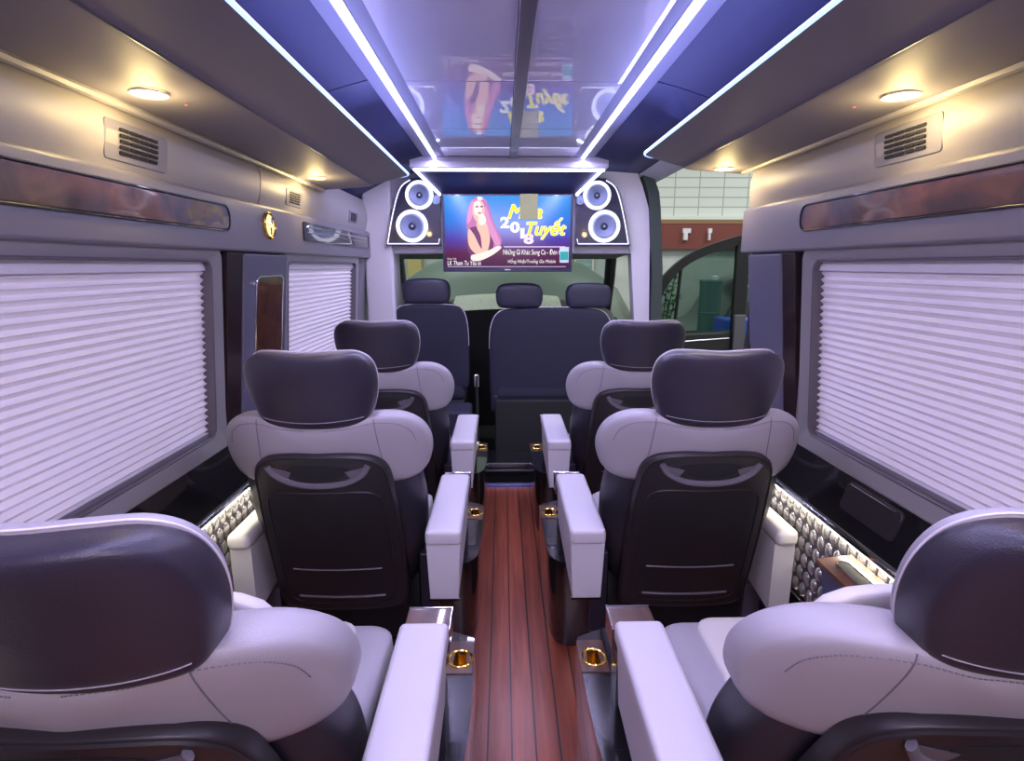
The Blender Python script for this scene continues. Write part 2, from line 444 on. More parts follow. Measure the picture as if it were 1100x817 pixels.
# ceiling ------------------------------------------------------------
mb = MB(); cp = [(-1.08, 1.80), (-.98, 1.90), (-.80, 1.99), (-.60, 2.05), (-.50, 2.075), (.50, 2.075), (.60, 2.05), (.80, 1.99), (.98, 1.90), (1.08, 1.80)]
segs = [(Y0, .8), (.8, 2.18), (2.185, 4.1)]
for a, b in segs:
    for ya, yb, q in ([(a+.002, b-.002, cp)] if b < 3 else [(a+.002, 2.5, cp), (2.5, b-.002, cp[:7] + [(.80, 2.035), (.98, 2.02), (1.08, 2.01)])]):
        mb.loft([[(XC+x, y, z) for x, z in q] + [(XC+x, y, z+.05) for x, z in q[::-1]] for y in (ya, yb)])
ceil = struct(mb.build('ceiling', 'headliner', angle=30))
mb = MB(); mb.box(XC-1.1, XC+1.1, Y0, 4.1, 2.13, 2.15); mb.build('roof_skin', 'black_matt', ceil)
for s in (-1, 1):        # light rail beds between led strip and gloss panel
    mb = MB(); a, b = XC + s*.375, XC + s*.52
    mb.box(a, b, Y0+.01, 3.66, 2.066, 2.080, .003); mb.build('rail_bed', 'rail_skin', ceil)
pan = []
for a, b in ((Y0+.02, .72), (.73, 2.16), (2.17, 2.87), (2.88, 3.55)):
    for x0, x1 in ((XC-.385, XC-.002), (XC+.050, XC+.392)):
        MB().box(x0, x1 if x1 > XC else XC+.002, a, b, 2.062, 2.074).build('gloss_panel', 'roof_gloss', ceil, smooth=False)
MB().box(XC+.004, XC+.050, Y0+.02, 3.56, 2.050, 2.074, .004).build('centre_bar', 'roof_bar', ceil)

led_ls = []
for s, side in ((-1, 'left'), (1, 'right')):
    x = XC + s*.452
    t = thing('roof_light_strip', 'bright blue white light strip running along the %s side of the roof' % side, 'light strip', (x, 1.5, 2.06), 'roof light strips')
    MB().tube([(x, Y0+.05, 2.061), (x, 3.60, 2.061)], .009, 10).build('diffuser', 'led_roof', t)
    MB().box(x-.018, x+.018, Y0+.05, 3.65, 2.0635, 2.070, .001).build('channel', 'white_skin', t)

# beam and hood around the screen
mb = MB(); mb.box(XC-.605, XC+.61, 3.60, 3.72, 2.005, 2.068, .004); beam = struct(mb.build('trim_5', 'headliner_light'))
cross = t = thing('cross_light_strip', 'white light strip across the roof above the screen with two slanting ends', 'light strip', (XC, 3.70, 2.0))
MB().box(XC-.59, XC+.595, 3.655, 3.672, 1.994, 2.004, .001).build('diffuser', 'led', t)
mb = MB()
hood = [[(XC-.60, 3.72, 2.02), (XC+.60, 3.72, 2.02), (XC+.60, 3.72, 2.06), (XC-.60, 3.72, 2.06)], [(XC-.455, 3.97, 1.885), (XC+.455, 3.97, 1.885), (XC+.455, 3.97, 2.06), (XC-.455, 3.97, 2.06)]]
mb.loft(hood); struct(mb.build('trim_6', mat('hood_navy', (.03, .03, .09), .4), smooth=False))
for s, side in ((-1, 'left'), (1, 'right')):
    mb = MB(); mb.tube([(XC+s*.585, 3.725, 2.004), (XC+s*.462, 3.955, 1.888)], .008, 8)
    mb.build('corner_diffuser', 'led', cross)

# luggage bins ----------------------------------------------------------
def bin_(side, yend, A, B, Cc, label):
    t = thing('overhead_bin', label, 'overhead bin', (side*.8+XC, 1.0, 1.8), 'overhead bins')
    inner = [A, (A[0]+.0, A[1]+.012), (A[0]+.035, A[1]+.03), (.75, 1.95), (.97, 1.90)]
    low = [Cc, ((B[0]+.02), B[1]-.002), (B[0], B[1]), (B[0]-.012, B[1]+.006)]
    prof = [A] + inner[1:] + [(.968, 1.815)] + low
    mb = MB(); R = []
    r = .10
    for y, sh in [(Y0, 0), (yend-r, 0)] + [(yend - r + r*math.sin(a), r*(1-math.cos(a))) for a in [PI/2*k/6 for k in range(1, 7)]]:
        R.append([(XC + side*(min(.968, x + sh*max(0, (.975-x)/.45))), y, z) for x, z in prof])
    mb.loft(R); mb.build('body', 'bin_skin', t, angle=22)
    MB().tube([(XC + side*B[0], Y0+.02, B[1]-.001), (XC + side*B[0], yend-.05, B[1]-.001)], .0022, 6).build('seam_bead', 'grey_plastic', t)
    MB().tube([(XC + side*.955, Y0+.02, 1.797), (XC + side*.955, yend-.05, 1.797)], .012, 8).build('rear_bead', 'wall_skin', t)
    pts = [(XC + side*(A[0]-.004), Y0+.03, A[1]+.004), (XC + side*(A[0]-.004), yend-r, A[1]+.004)]
    pts += [(XC + side*(A[0]-.002 + r*(1-math.cos(a))), yend - r + (r+.006)*math.sin(a), A[1]+.004) for a in [PI/2*k/6 for k in range(1, 6)]]
    MB().tube(pts, .0055, 8).build('edge_light', 'led_thin', t)
bin_(-1, 3.05, (.515, 1.865), (.70, 1.818), (.965, 1.803), 'long grey overhead bin above the left windows')
bin_(1, 2.46, (.535, 1.858), (.70, 1.812), (.965, 1.797), 'long grey overhead bin above the right window')

def spot(x, y, z, label):
    t = thing('spot_lamp', label, 'lamp', (x, y, z), 'bin spot lamps')
    pl = lambda u, v, w: (x+u, y+v, z-w)
    MB().lathe([(.040, -.002), (.040, .0015), (.036, .0025), (.034, .0015), (.034, -.002)], pl).build('bezel', 'white_skin', t)
    MB().lathe([(.0335, 0), (.0335, .002), (.02, .0045), (.001, .005)], pl).build('lens', 'warm', t)
    L = bpy.data.lights.new('spot_glow', 'POINT'); L.energy = 1.7; L.color = (1, .74, .32); L.shadow_soft_size = .03
    lo = bpy.data.objects.new('spot_glow', L); COL.objects.link(lo); lo.location = (0, 0, -.055); lo.parent = t
spot(-.812, 1.405, 1.806, 'warm spot lamp in the left overhead bin nearest the camera')
spot(-.835, 2.66, 1.806, 'warm spot lamp near the front end of the left overhead bin')
spot(.915, 1.37, 1.800, 'warm spot lamp in the right overhead bin nearest the camera')
spot(.895, 2.36, 1.800, 'warm spot lamp near the front end of the right overhead bin')
for x, y, z, l in ((-.775, 1.49, 1.805, 'tiny red indicator light beside the near left spot lamp'), (.862, 1.46, 1.799, 'tiny red indicator light beside the near right spot lamp')):
    mb = MB(); mb.lathe([(.0022, -.001), (.0022, .001), (.001, .0015)], lambda u, v, w: (x+u*1.8, y+v, z-w), 10)
    tag(centred(mb.build('indicator_light', 'led_red')), l, 'indicator light')

# air vents
def vent(side, yc, zc, w, h, label, rows=5):
    p = W(side, .985); t = thing('air_vent', label, 'air vent', p(yc, zc-h/2, .02), 'cabin air vents')
    q = lambda u, v, ww: p(yc+u, zc+v, .02*math.sin((zc+v-1.645)/.2*PI) + ww)
    mb = MB(); plate(mb, rrect(-w/2, w/2, -h/2, h/2, .012), q, -.006, .003, .002); mb.build('plate', 'band_skin', t)
    mb = MB()
    for r in range(rows):
        z = (-.5 + (r+.5)/rows)*h*.72
        for c in range(4):
            x = (-.5 + (c+.5)/4)*w*.62
            plate(mb, rrect(x-w*.07, x+w*.07, z-h*.045, z+h*.045, h*.03, 3), q, .003, .0055, .0004)
    mb.build('slots', 'black_matt', t)
vent(-1, 1.53, 1.715, .25, .092, 'louvred air vent above the large left window')
vent(-1, 2.62, 1.712, .20, .07, 'louvred air vent just ahead of the left panel seam')
vent(-1, 3.62, 1.712, .20, .07, 'farthest louvred air vent on the left wall')
vent(1, 1.47, 1.722, .24, .088, 'louvred air vent above the right window')

# coat hooks on the ceiling
for side, nm in ((-1, 'left'), (1, 'right')):
    x = XC + side*.76
    t = thing('grab_hook', 'dark hook on the roof seam near the %s overhead bin' % nm, 'hook', (x, 2.16, 2.0))
    MB().box(x-.05, x+.05, 2.14, 2.20, 1.985, 2.003, .008).build('mount', 'headliner', t)
    MB().tube(catmull([(x-.055, 2.15, 1.985), (x-.055, 2.13, 1.968), (x, 2.12, 1.965), (x+.055, 2.13, 1.968), (x+.055, 2.15, 1.985)], 5, False), .007).build('loop', 'pillar_skin', t)

# front bulkhead: column covers, speaker panels ------------------------
mb = MB()
mb.box(XC-1.0, XC-.80, 3.98, 4.25, .0, 2.0, .02)
struct(mb.build('trim_7', 'white_skin'))
mb = MB()
R = []
for z, xa, xb in ((-.1, 1.0, 1.06), (.6, .985, 1.05), (1.0, .945, 1.04), (1.5, .90, 1.02), (1.56, .885, 1.02), (1.8, .82, 1.0), (1.95, .70, .95), (2.06, .45, .90)):
    R.append([(xa, 4.0, z), (xb-.0, 3.96, z), (xb+.01, 4.16, z), (xa+.02, 4.2, z)])
mb.loft(R); struct(mb.build('trim_8', 'white_skin', angle=40))
mb = MB(); R = []
for z, xa in ((-.1, 1.07), (.8, 1.06), (1.4, 1.045), (1.8, 1.01), (1.90, .995), (2.01, .95)):
    R.append([(xa-.01, 3.92, z), (xa+.055, 3.90, z), (xa+.06, 4.1, z), (xa, 4.1, z)])
mb.loft(R); struct(mb.build('trim_9', mat('door_seal', (.05, .07, .06), .7, bump=.5, bscale=60)))
# header over the sliding door opening
mb = MB(); mb.loft([[(XC+.88, y, 2.02), (XC+.97, y, 1.985), (XC+1.04, y, 1.99), (XC+1.06, y, 2.05)] for y in (2.3, 4.1)]); struct(mb.build('trim_10', 'headliner_light'))
mb = MB(); R = []
for k in range(7):
    a = PI/2*k/6; R.append([(XC+.985-.02*math.sin((z-1.645)/.2*PI), 2.325 + .06*math.sin(a)*(1-(z-1.645)/.25), z) for z in (1.645, 1.69, 1.74, 1.80)] + [(XC+1.05-.03*math.sin(a), 2.325 + .05*math.sin(a), z) for z in (1.80, 1.74, 1.69, 1.645)])
mb.loft(R); struct(mb.build('trim_11', 'wall_skin'))
mb = MB(); mb.box(1.035, 1.10, 2.30, 2.36, -.1, 1.80, .01); struct(mb.build('trim_12', 'black_matt'))
# overhead cab console behind screen and above windscreen
mb = MB(); mb.box(-.86, .92, 4.02, 4.10, 1.50, 2.06, .01); struct(mb.build('wall_front', 'headliner_light'))
mb = MB(); mb.loft([[(-.92, 4.10, 1.505), (.98, 4.10, 1.505), (.98, 4.10, 1.6), (-.92, 4.10, 1.6)], [(-.95, 4.7, 1.50), (1.0, 4.7, 1.50), (1.0, 4.7, 1.6), (-.95, 4.7, 1.6)], [(-.95, 5.15, 1.475), (1.0, 5.15, 1.475), (1.0, 5.15, 1.6), (-.95, 5.15, 1.6)]])
struct(mb.build('trim_13', mat('cab_headliner', (.16, .18, .18), .8)))

def speaker_panel(s, nm):
    X = lambda u: XC + s*u
    t = thing('speaker_panel', 'black speaker panel with two glowing ring speakers on the %s of the screen' % nm, 'speaker panel', (X(.65), 3.95, 1.55), 'speaker panels')
    out = [(.462, 1.552), (.462, 1.895), (.50, 1.94), (.585, 2.0), (.66, 1.995), (.74, 1.935), (.80, 1.76), (.842, 1.552)]
    oc = []
    for i, q in enumerate(out):
        oc.append(q)
    pl = lambda u, v, w: (X(u), 3.97-w, v)
    mb = MB(); plate(mb, oc, pl, -.04, .015, .004); mb.build('panel', 'screen_bezel', t)
    edge = [pl(u, v, .019) for u, v in catmull([(.475, 1.562), (.82, 1.562), (.785, 1.76), (.73, 1.925), (.655, 1.985)], 8, False)]
    edge = [pl(.472, 1.60, .019), pl(.480, 1.566, .019), pl(.828, 1.566, .019)] + [pl(u, v, .019) for u, v in catmull([(.828, 1.566), (.785, 1.76), (.73, 1.925), (.66, 1.982)], 6, False)]
    MB().tube(edge, .0042, 6).build('outline_light', 'led_line', t)
    for (u0, v0, r) in ((.656, 1.682, .108), (.600, 1.884, .094)):
        q = lambda u, v, w: (X(u0+u), 3.955-w, v0+v)
        sp = MB().lathe([(r, 0), (r, .018), (r*.93, .030), (r*.82, .028), (r*.76, .016), (r*.76, 0)], q, 40).build('ring_light', 'white_ring', t)
        MB().lathe([(r*.76, .018), (r*.66, .026), (r*.58, .020), (r*.24, .0015), (r*.10, .0015)], q, 40).build('cone', 'speaker_cone', sp)
        MB().lathe([(r*.24, .002), (r*.2, .010), (r*.1, .014), (.001, .016)], q, 24).build('dust_cap', 'speaker_dark', sp)
        MB().lathe([(r*.07, .015), (r*.04, .018), (.001, .019)], q, 12).build('centre_button', 'piping', sp)
    q = lambda u, v, w: (X(.487+u), 3.955-w, 1.852+v)
    tw = MB().lathe([(.030, 0), (.030, .010), (.026, .014), (.020, .008), (.002, .012)], q).build('tweeter', 'speaker_cone', t)
speaker_panel(-1, 'left'); speaker_panel(1, 'right')

# screen ---------------------------------------------------------------
TX0, TX1, TZ0, TZ1 = -.388, .457, 1.408, 1.875
tv = thing('television', 'wide wall screen showing a singer and yellow song title', 'television', ((TX0+TX1)/2, 3.93, 1.38))
MB().box(TX0-.018, TX1+.018, 3.90, 3.95, TZ0-.03, TZ1+.012, .005).build('casing', 'screen_bezel', tv)
MB().box(-.1, .2, 3.95, 4.02, 1.5, 1.75, .004).build('wall_mount', 'black_matt', tv)
MB().box(.015, .055, 3.896, 3.901, TZ0-.019, TZ0-.013).build('maker_mark', 'piping', tv)
def screen_mat():
    m, n, l, b = nt('screen_glow'); tc = n.new('ShaderNodeTexCoord'); sp = n.new('ShaderNodeSeparateXYZ'); l.new(tc.outputs['Generated'], sp.inputs[0])
    r = n.new('ShaderNodeValToRGB'); cr = r.color_ramp
    cr.elements[0].position = 0; cr.elements[0].color = (.06, .01, .05, 1); cr.elements[1].position = 1; cr.elements[1].color = (.0, .26, .75, 1)
    for pp, c in ((.22, (.10, .015, .08, 1)), (.40, (.07, .04, .38, 1)), (.65, (.01, .17, .70, 1))):
        e = cr.elements.new(pp); e.color = c
    l.new(sp.outputs['Z'], r.inputs[0]); b.inputs['Base Color'].default_value = (0, 0, 0, 1)
    l.new(r.outputs[0], b.inputs['Emission Color']); b.inputs['Emission Strength'].default_value = 1.0; b.inputs['Roughness'].default_value = .15
    return m
scr = MB().box(TX0, TX1, 3.896, 3.902, TZ0, TZ1).build('screen', screen_mat(), tv)
SU = lambda px: TX0 + (px-478)/134*(TX1-TX0)
SV = lambda py: TZ1 - (py-211)/76*(TZ1-TZ0)
EM = {}
def em(c, s=1):
    k = (c, s)
    if k not in EM: EM[k] = emit('screen_colour', c, s)
    return EM[k]
def spoly(pts, c, w=.0, name='figure_patch', smoothn=5, s=1):
    P = catmull(pts, smoothn) if smoothn else pts
    mb = MB(); plate(mb, [(SU(a), SV(b)) for a, b in P], lambda u, v, ww: (u, 3.896-ww, v), -.0005, .0006+w, .0002)
    return mb.build(name, em(c, s), scr)
def text(s, px0, px1, py0, py1, c, w=0.0, shear=0, bold=0, name='lettering', parent=None, place=None, strg=1, material=None):
    cu = bpy.data.curves.new('t', 'FONT'); cu.body = s; cu.shear = shear; cu.offset = bold; cu.extrude = .001; cu.resolution_u = 3
    ob = bpy.data.objects.new('t', cu); COL.objects.link(ob)
    dg = bpy.context.evaluated_depsgraph_get(); dg.update(); me = bpy.data.meshes.new_from_object(ob.evaluated_get(dg))
    bpy.data.objects.remove(ob); vs = [v.co.copy() for v in me.vertices]
    if not vs: return
    a0, a1 = min(v.x for v in vs), max(v.x for v in vs); b0, b1 = min(v.y for v in vs), max(v.y for v in vs)
    out = []
    for v in vs:
        px = px0 + (v.x-a0)/(a1-a0)*(px1-px0); py = py1 - (v.y-b0)/(b1-b0)*(py1-py0)
        out.append((SU(px), 3.8955 - w - (.0006 if v.z > 0 else 0), SV(py)))
    mb = MB(); mb.add(out, [list(f.vertices) for f in me.polygons]); return mb.build(name, material or em(c, strg), parent or scr, smooth=False)
# figure
HAIR = (.55, .17, .42); SKIN = (.92, .52, .42); SH2 = (.60, .22, .22); LT = (1, .80, .74)
spoly([(514, 212), (521, 214), (525, 222), (528, 232), (532, 244), (538, 256), (537, 264), (530, 268), (520, 268), (510, 264), (503, 250), (501, 238), (504, 222), (508, 215)], HAIR, 0)
spoly([(508, 216), (503, 226), (502, 240), (506, 236), (509, 224)], (.75, .3, .62), .0008)
spoly([(522, 222), (527, 236), (534, 252), (537, 262), (531, 262), (525, 248), (520, 232)], (.70, .28, .55), .0008)
spoly([(504, 246), (512, 243), (520, 240), (526, 252), (530, 262), (525, 274), (515, 280), (506, 276), (501, 262)], (.16, .03, .13), .0010)
spoly([(510, 217), (516, 216), (520, 221), (520, 230), (517, 237), (512, 238), (508, 231), (508, 222)], SKIN, .0014)
spoly([(510, 218), (515, 217), (518, 223), (516, 231), (511, 231), (509, 224)], LT, .0018)
spoly([(513, 236), (520, 234), (523, 242), (526, 256), (523, 270), (518, 270), (516, 254), (512, 244)], SKIN, .0020)
spoly([(503, 246), (509, 252), (516, 266), (524, 272), (522, 276), (510, 272), (503, 262)], SKIN, .0022)
spoly([(506, 274), (514, 272), (526, 268), (534, 264), (538, 266), (528, 274), (514, 280), (506, 279)], LT, .0024)
spoly([(514, 232), (519, 230), (522, 236), (520, 241), (515, 241)], LT, .0026)
spoly([(511, 222), (514, 221.5), (514, 223), (511, 223.3)], (.12, .03, .06), .0028, 'eye', 0)
spoly([(516, 221.5), (519, 221.7), (519, 223), (516, 223.2)], (.12, .03, .06), .0028, 'eye', 0)
spoly([(513, 228.5), (517, 228.3), (516, 230), (514, 230)], (.7, .05, .1), .0028, 'mouth', 0)
spoly([(513, 212), (517, 212), (519, 214.5), (516, 216), (513, 215)], (.9, .85, 1), .0028, 'hair_clip', 0)
YEL = (1, .85, .03)
for wd_, a, b, c, d, w in (('Mùa', 545.5, 581.5, 220.5, 234.5, .0012), ('Tuyết', 565.5, 607.5, 234.5, 256.5, .0020)):
    for dx, dy in ((-.9, 0), (.9, 0), (0, -.9), (0, .9), (.7, .7), (-.7, .7), (.7, -.7), (-.7, -.7)):
        text(wd_, a+dx, b+dx, c+dy, d+dy, (1, 1, 1), w - .0008, .3, 0, 'title_outline')
    for dx, dy in ((-.4, 0), (.4, 0), (0, -.3), (0, .3)):
        text(wd_, a+dx, b+dx, c+dy, d+dy, YEL, w, .3, 0, 'song_title')
for ch, a, b, c, d, col in (('2', 537, 547, 233, 245, (1, 1, 1)), ('0', 547.5, 558, 238, 250, (1, 1, 1)), ('1', 558.5, 563, 245, 256, (1, 1, 1)), ('8', 562, 573, 250.5, 262, (1, .72, .85))):
    text(ch, a, b, c, d, col, .0015, 0, .045, 'year_digit')
text('Những Gì Khác Song Ca - Đon C', 540, 603, 267.5, 275, (1, 1, 1), .001, .1, .0)
text('Hồng Nhật/Truong Gia Mobile', 545, 597, 277.5, 283.5, (.85, .85, .85), .001, .2, .0)
text('LK Tham Tu Yêu oi', 480, 516, 280, 284.8, (1, 1, 1), .001, .1, .0)
text('Nhạc Trẻ', 480, 489.5, 276.8, 279.2, (.8, .8, .8), .001)
for hx_, hy_ in ((574.3, 279.2), (573.0, 279.25), (595.3, 269.6), (514.1, 281.3)):
    spoly([(hx_, hy_), (hx_+.45, hy_-.1), (hx_+.55, hy_-.7), (hx_+.1, hy_-.7)], (.9, .9, .9), .0012, 'letter_horn', 0)
spoly([(541, 264.4), (607, 264.4), (607, 265.3), (541, 265.3)], (.8, .7, 1), .001, 'divider_line', 0)
spoly([(480, 286), (608, 286), (608, 286.7), (480, 286.7)], (.6, .45, .8), .001, 'divider_line', 0)
# paper note and green sticker stuck to the screen
o = MB().box(SU(558), SU(577), 3.8900, 3.8965, SV(235.5), SV(209), .0004).build('paper_note', 'paper'); tag(centred(o), 'small olive paper note stuck over the song title on the screen', 'paper note')
t = thing('sticker', 'green and white sticker on the lower right corner of the screen', 'sticker', (SU(606), 3.895, SV(282)))
MB().box(SU(601), SU(611), 3.893, 3.8955, SV(282), SV(265)).build('label', mat('sticker_white', (.6, .75, .75), .5), t)
MB().box(SU(601.5), SU(610.5), 3.892, 3.8935, SV(279), SV(270)).build('green_patch', mat('sticker_green', (.02, .45, .30), .5), t)

# ------------------------------------------------------------------ captain seats
def captain_seat(side, label, tilt=0.0, hx=0.0, name='captain_seat'):
    """side -1: seat on the left of the aisle (aisle at +x). Built with the back of the headrest at y=0."""
    a = -side
    t = thing(name, label, 'seat', (0, 0, 0), 'captain seats')
    lean = lambda z: (1.18 - z)*.30 - tilt*(z - .35)/.83
    hx = a*hx
    # headrest
    hf = lambda x, y, z: (x + hx, y + lean(z) + 1.15*x*x + .040, z)
    ho = catmull(sym([(0, 1.172), (.09, 1.176), (.145, 1.172), (.179, 1.143), (.189, 1.085), (.176, 1.01), (.148, .958), (.08, .943), (0, .940)]), 5)
    hb = Pillow(ho, .040, .045, .30, hf, 9, .42); head = hb.mesh(MB()).build('headrest', 'dark_leather', t, angle=80)
    ho2 = [(u*.965, 1.064 + (v-1.06)*1.0) for u, v in ho]
    hf2 = lambda x, y, z: (x + hx, y + lean(z) + 1.15*x*x + .075, z)
    hfr = Pillow(ho2, .012, .034, .5, hf2); hfr.mesh(MB()).build('headrest_front', 'grey_leather', head, angle=80)
    n = len(ho)
    MB().tube([hf(u*.998, .030, 1.064+(v-1.06)*1.002) for u, v in ho], .0014, 6, True).build('piping', 'piping', head)
    MB().tube([hb.surf(x, .966 + .25*x*x*2.2, .0005) for x in [-.150 + .30*k/24 for k in range(25)]], .0012, 5).build('lower_stitch', 'thread', head)
    nk = catmull(sym([(0, .98), (.10, .98), (.13, .955), (.10, .93), (0, .925)]), 5)
    Pillow(nk, .01, .06, .4, lambda x, y, z: (x + hx, y + lean(z) + 1.0*x*x + .045, z)).mesh(MB()).build('neck', 'dark_plastic', t, angle=80)
    # shoulder yoke
    yo = catmull(sym([(0, .950), (.09, .954), (.17, .977), (.25, .968), (.305, .928), (.330, .865), (.325, .800), (.296, .752), (.235, .730), (.10, .735), (0, .74)]), 6)
    yf = lambda x, y, z: (x, y + lean(z) + .85*x*x + .055, z)
    yk = Pillow(yo, .048, .090, .50, yf, 10); yoke = yk.mesh(MB()).build('shoulder_yoke', 'grey_leather', t, angle=80)
    for s in (-1, 1):
        MB().tube([yk.surf(s*x, z, .0006) for x, z in catmull([(.175, .968), (.178, .93), (.182, .88), (.188, .83), (.20, .775)], 6, False)], .0012, 5).build('seam', 'seam', yoke)
        mb = MB(); pts = [yk.surf(s*x, z, .0008) for x, z in catmull([(.03, .935), (.10, .942), (.17, .955), (.235, .945), (.275, .915), (.290, .875)], 10, False)]
        for k in range(0, len(pts)-1): mb.tube([pts[k], Vector(pts[k]).lerp(Vector(pts[k+1]), .62)], .0011, 4)
        mb.build('stitching', 'seam', yoke)
    # backrest
    bo = catmull(sym([(0, .90), (.18, .90), (.268, .86), (.288, .74), (.298, .62), (.288, .48), (.262, .36), (.22, .27), (.12, .245), (0, .24)]), 6)
    bf = lambda x, y, z: (x, y + lean(z) + .75*x*x + .080, z)
    bk = Pillow(bo, .055, .10, .5, bf); bk.mesh(MB()).build('backrest', 'bolster_leather', t, angle=80)
    fo = catmull(sym([(0, .95), (.20, .93), (.22, .70), (.215, .50), (.10, .42), (0, .41)]), 5)
    Pillow(fo, .01, .05, .5, lambda x, y, z: (x, y + lean(z) + .165, z)).mesh(MB()).build('front_cushion', 'cream_leather', t, angle=80)
    # plastic back panel
    pf = lambda x, y, z: (x, y + lean(z) + .50*x*x + .018, z)
    po = catmull(sym([(0, .862), (.10, .860), (.165, .846), (.203, .808), (.216, .73), (.226, .55), (.230, .36), (.226, .25), (.20, .215), (.10, .21), (0, .21)]), 6)
    pn = Pillow(po, .034, .01, .22, pf); panel = pn.mesh(MB()).build('back_panel', 'dark_plastic', t, angle=60)
    MB().tube([pn.surf(u*.965, .54+(v-.54)*.972, .0) for u, v in po], .0045, 6, True).build('raised_rim', 'dark_plastic', panel)
    so = catmull([(-.085, .818), (0, .826), (.085, .818), (.09, .800), (.05, .780), (0, .774), (-.05, .780), (-.09, .800)], 5)
    mb = MB(); R = []
    for sc, lf in ((1, -.002), (1, .0015), (.6, .002), (.02, .002)): R.append([pn.surf(u*sc, .80 + (v-.80)*sc, lf) for u, v in so])
    mb.loft(R); mb.build('grip_recess', 'black_matt', panel)
    MB().tube([Vector(pn.surf(x, z, .006)) for x, z in catmull([(-.152, .822), (-.130, .790), (-.075, .763), (0, .755), (.075, .763), (.130, .790), (.152, .822)], 6, False)], .0065, 8, rz=.010).build('grip', 'grey_plastic', panel)
    for s in (-1, 1):
        mb = MB(); P = [pn.surf(s*x, z, .004) for x, z in ((.148, .818), (.082, .803), (.098, .776), (.128, .790))]; Q = [pn.surf(s*x, z, .0) for x, z in ((.148, .818), (.082, .803), (.098, .776), (.128, .790))]
        mb.loft([Q, P]); mb.build('grip_bracket', 'grey_plastic', panel)
    lo_ = catmull(sym([(0, .725), (.12, .725), (.165, .71), (.182, .665), (.190, .45), (.188, .31), (.165, .262), (.09, .25), (0, .25)]), 5)
    MB().tube([pn.surf(u, v, .0) for u, v in lo_], .0032, 6, True).build('inner_rim', 'dark_plastic', panel)
    for z, r in ((.41, .003), (.285, .0045)):
        MB().tube([pn.surf(x, z, .003) for x in [-.150 + .30*k/12 for k in range(13)]], r, 6).build('pocket_edge', 'grey_plastic', panel)
    # cushion and base
    cf = lambda x, y, z: (x, z + .0, y)     # outline in x,y ; thickness in z
    co = rrect(-.262, .262, .36, .80, .06, 5)
    Pillow(co, .12, .05, .3, lambda x, y, z: (x, z, .405 + y), 6).mesh(MB()).build('seat_cushion', 'grey_leather', t, angle=80)
    Pillow(rrect(-.165, .165, .38, .79, .05, 5), .01, .022, .3, lambda x, y, z: (x, z, .448 + y), 5).mesh(MB()).build('cushion_insert', 'cream_leather', t, angle=80)
    mb = MB(); mb.loft([[(-.24, .36, .04), (.24, .36, .04), (.24, .82, .04), (-.24, .82, .04)], [(-.25, .36, .12), (.25, .36, .12), (.25, .84, .12), (-.25, .84, .12)], [(-.25, .38, .30), (.25, .38, .30), (.25, .84, .30), (-.25, .84, .30)]])
    mb.build('base', 'black_matt', t)
    MB().box(-.21, .21, .36, .78, 0, .05, .004).build('floor_rail', 'black_gloss', t)
    # aisle armrest
    x0, x1 = a*.325, a*.430
    mb = MB(); R = []
    for y, zt, zb, ins in ((.075, .570, .395, 0), (.08, .575, .385, 0), (.53, .575, .42, 0), (.545, .57, .43, .004)):
        R.append([(x0+a*(.008+ins), y, zb), (x1-a*(.008+ins), y, zb), (x1-a*ins, y, zt), (x0+a*ins, y, zt)])
    mb.loft(R); arm = mb.build('armrest', 'pale_leather', t)
    MB().box(min(x0, x1)-.004, max(x0, x1)+.004, .070, .560, .568, .620, .014).build('arm_pad', 'pale_leather', arm)
    MB().box(min(x0, x1)+.004, max(x0, x1)-.004, .077, .082, .379, .386).build('chrome_edge', 'chrome', arm)
    # wood box in front of the armrest
    wbx = MB().box(min(x0, x1)-.002, max(x0, x1)+.002, .575, .665, .52, .582, .004).build('tray_box', 'tray_wood', t)
    MB().box(min(x0, x1)+.012, max(x0, x1)-.012, .575, .640, .34, .525, .004).build('tray_support', 'black_gloss', wbx)
    MB().tube([(x1+a*.002, .575, .583), (x1+a*.002, .665, .583), (x0, .665, .583)], .0022, 6).build('chrome_edge', 'chrome', wbx)
    
    # console with cup holder
    mb = MB(); R = []
    prof = [(a*.275, .38), (a*.38, .34), (a*.455, .37), (a*.478, .50), (a*.478, .80), (a*.455, .87), (a*.275, .88)]
    for z, k in ((.0, .93), (.05, .97), (.22, 1.0), (.33, 1.0), (.355, .99)):
        R.append([(a*.275 + (x-a*.275)*k, .62 + (y-.62)*k, z) for x, y in catmull(prof, 3)])
    cx, cy = a*.440, .765
    def ang(p_): return math.atan2(p_[1]-cy, p_[0]-cx)
    R.append([(cx + .030*math.cos(ang(p_)), cy + .030*math.sin(ang(p_)), .355) for p_ in R[-1]])
    R.append([(p_[0], p_[1], .28) for p_ in R[-1]])
    mb.loft(R, cap=False); con = mb.build('console', 'black_gloss', t, angle=50)
    q = lambda u, v, w: (cx+u, cy+v, .356+w)
    mb = MB(); PO = rrect(cx-.040, cx+.036, cy-.055, cy+.075, .006, 5); ring(mb, PO, [(cx + .031*math.cos(ang(p_)), cy + .031*math.sin(ang(p_))) for p_ in PO], lambda u, v, w: (u, v, w), .350, .3585, .001); mb.build('console_plate', 'tray_wood', con)
    MB().lathe([(.036, .001), (.036, .005), (.033, .007), (.0295, .005), (.0285, -.02), (.0275, -.055), (.001, -.056)], q).build('cup_holder', 'gold', con)
    mb = MB()
    for k in range(20):
        an = 2*PI*k/20; mb.tube([q(.0265*math.cos(an), .0265*math.sin(an), -.05), q(.0283*math.cos(an), .0283*math.sin(an), .003)], .0012, 4)
    mb.build('fluting', 'gold', con)
    MB().box(a*.266, a*.330, .30, .60, .10, .42, .006).build('side_valance', 'dark_leather', t)
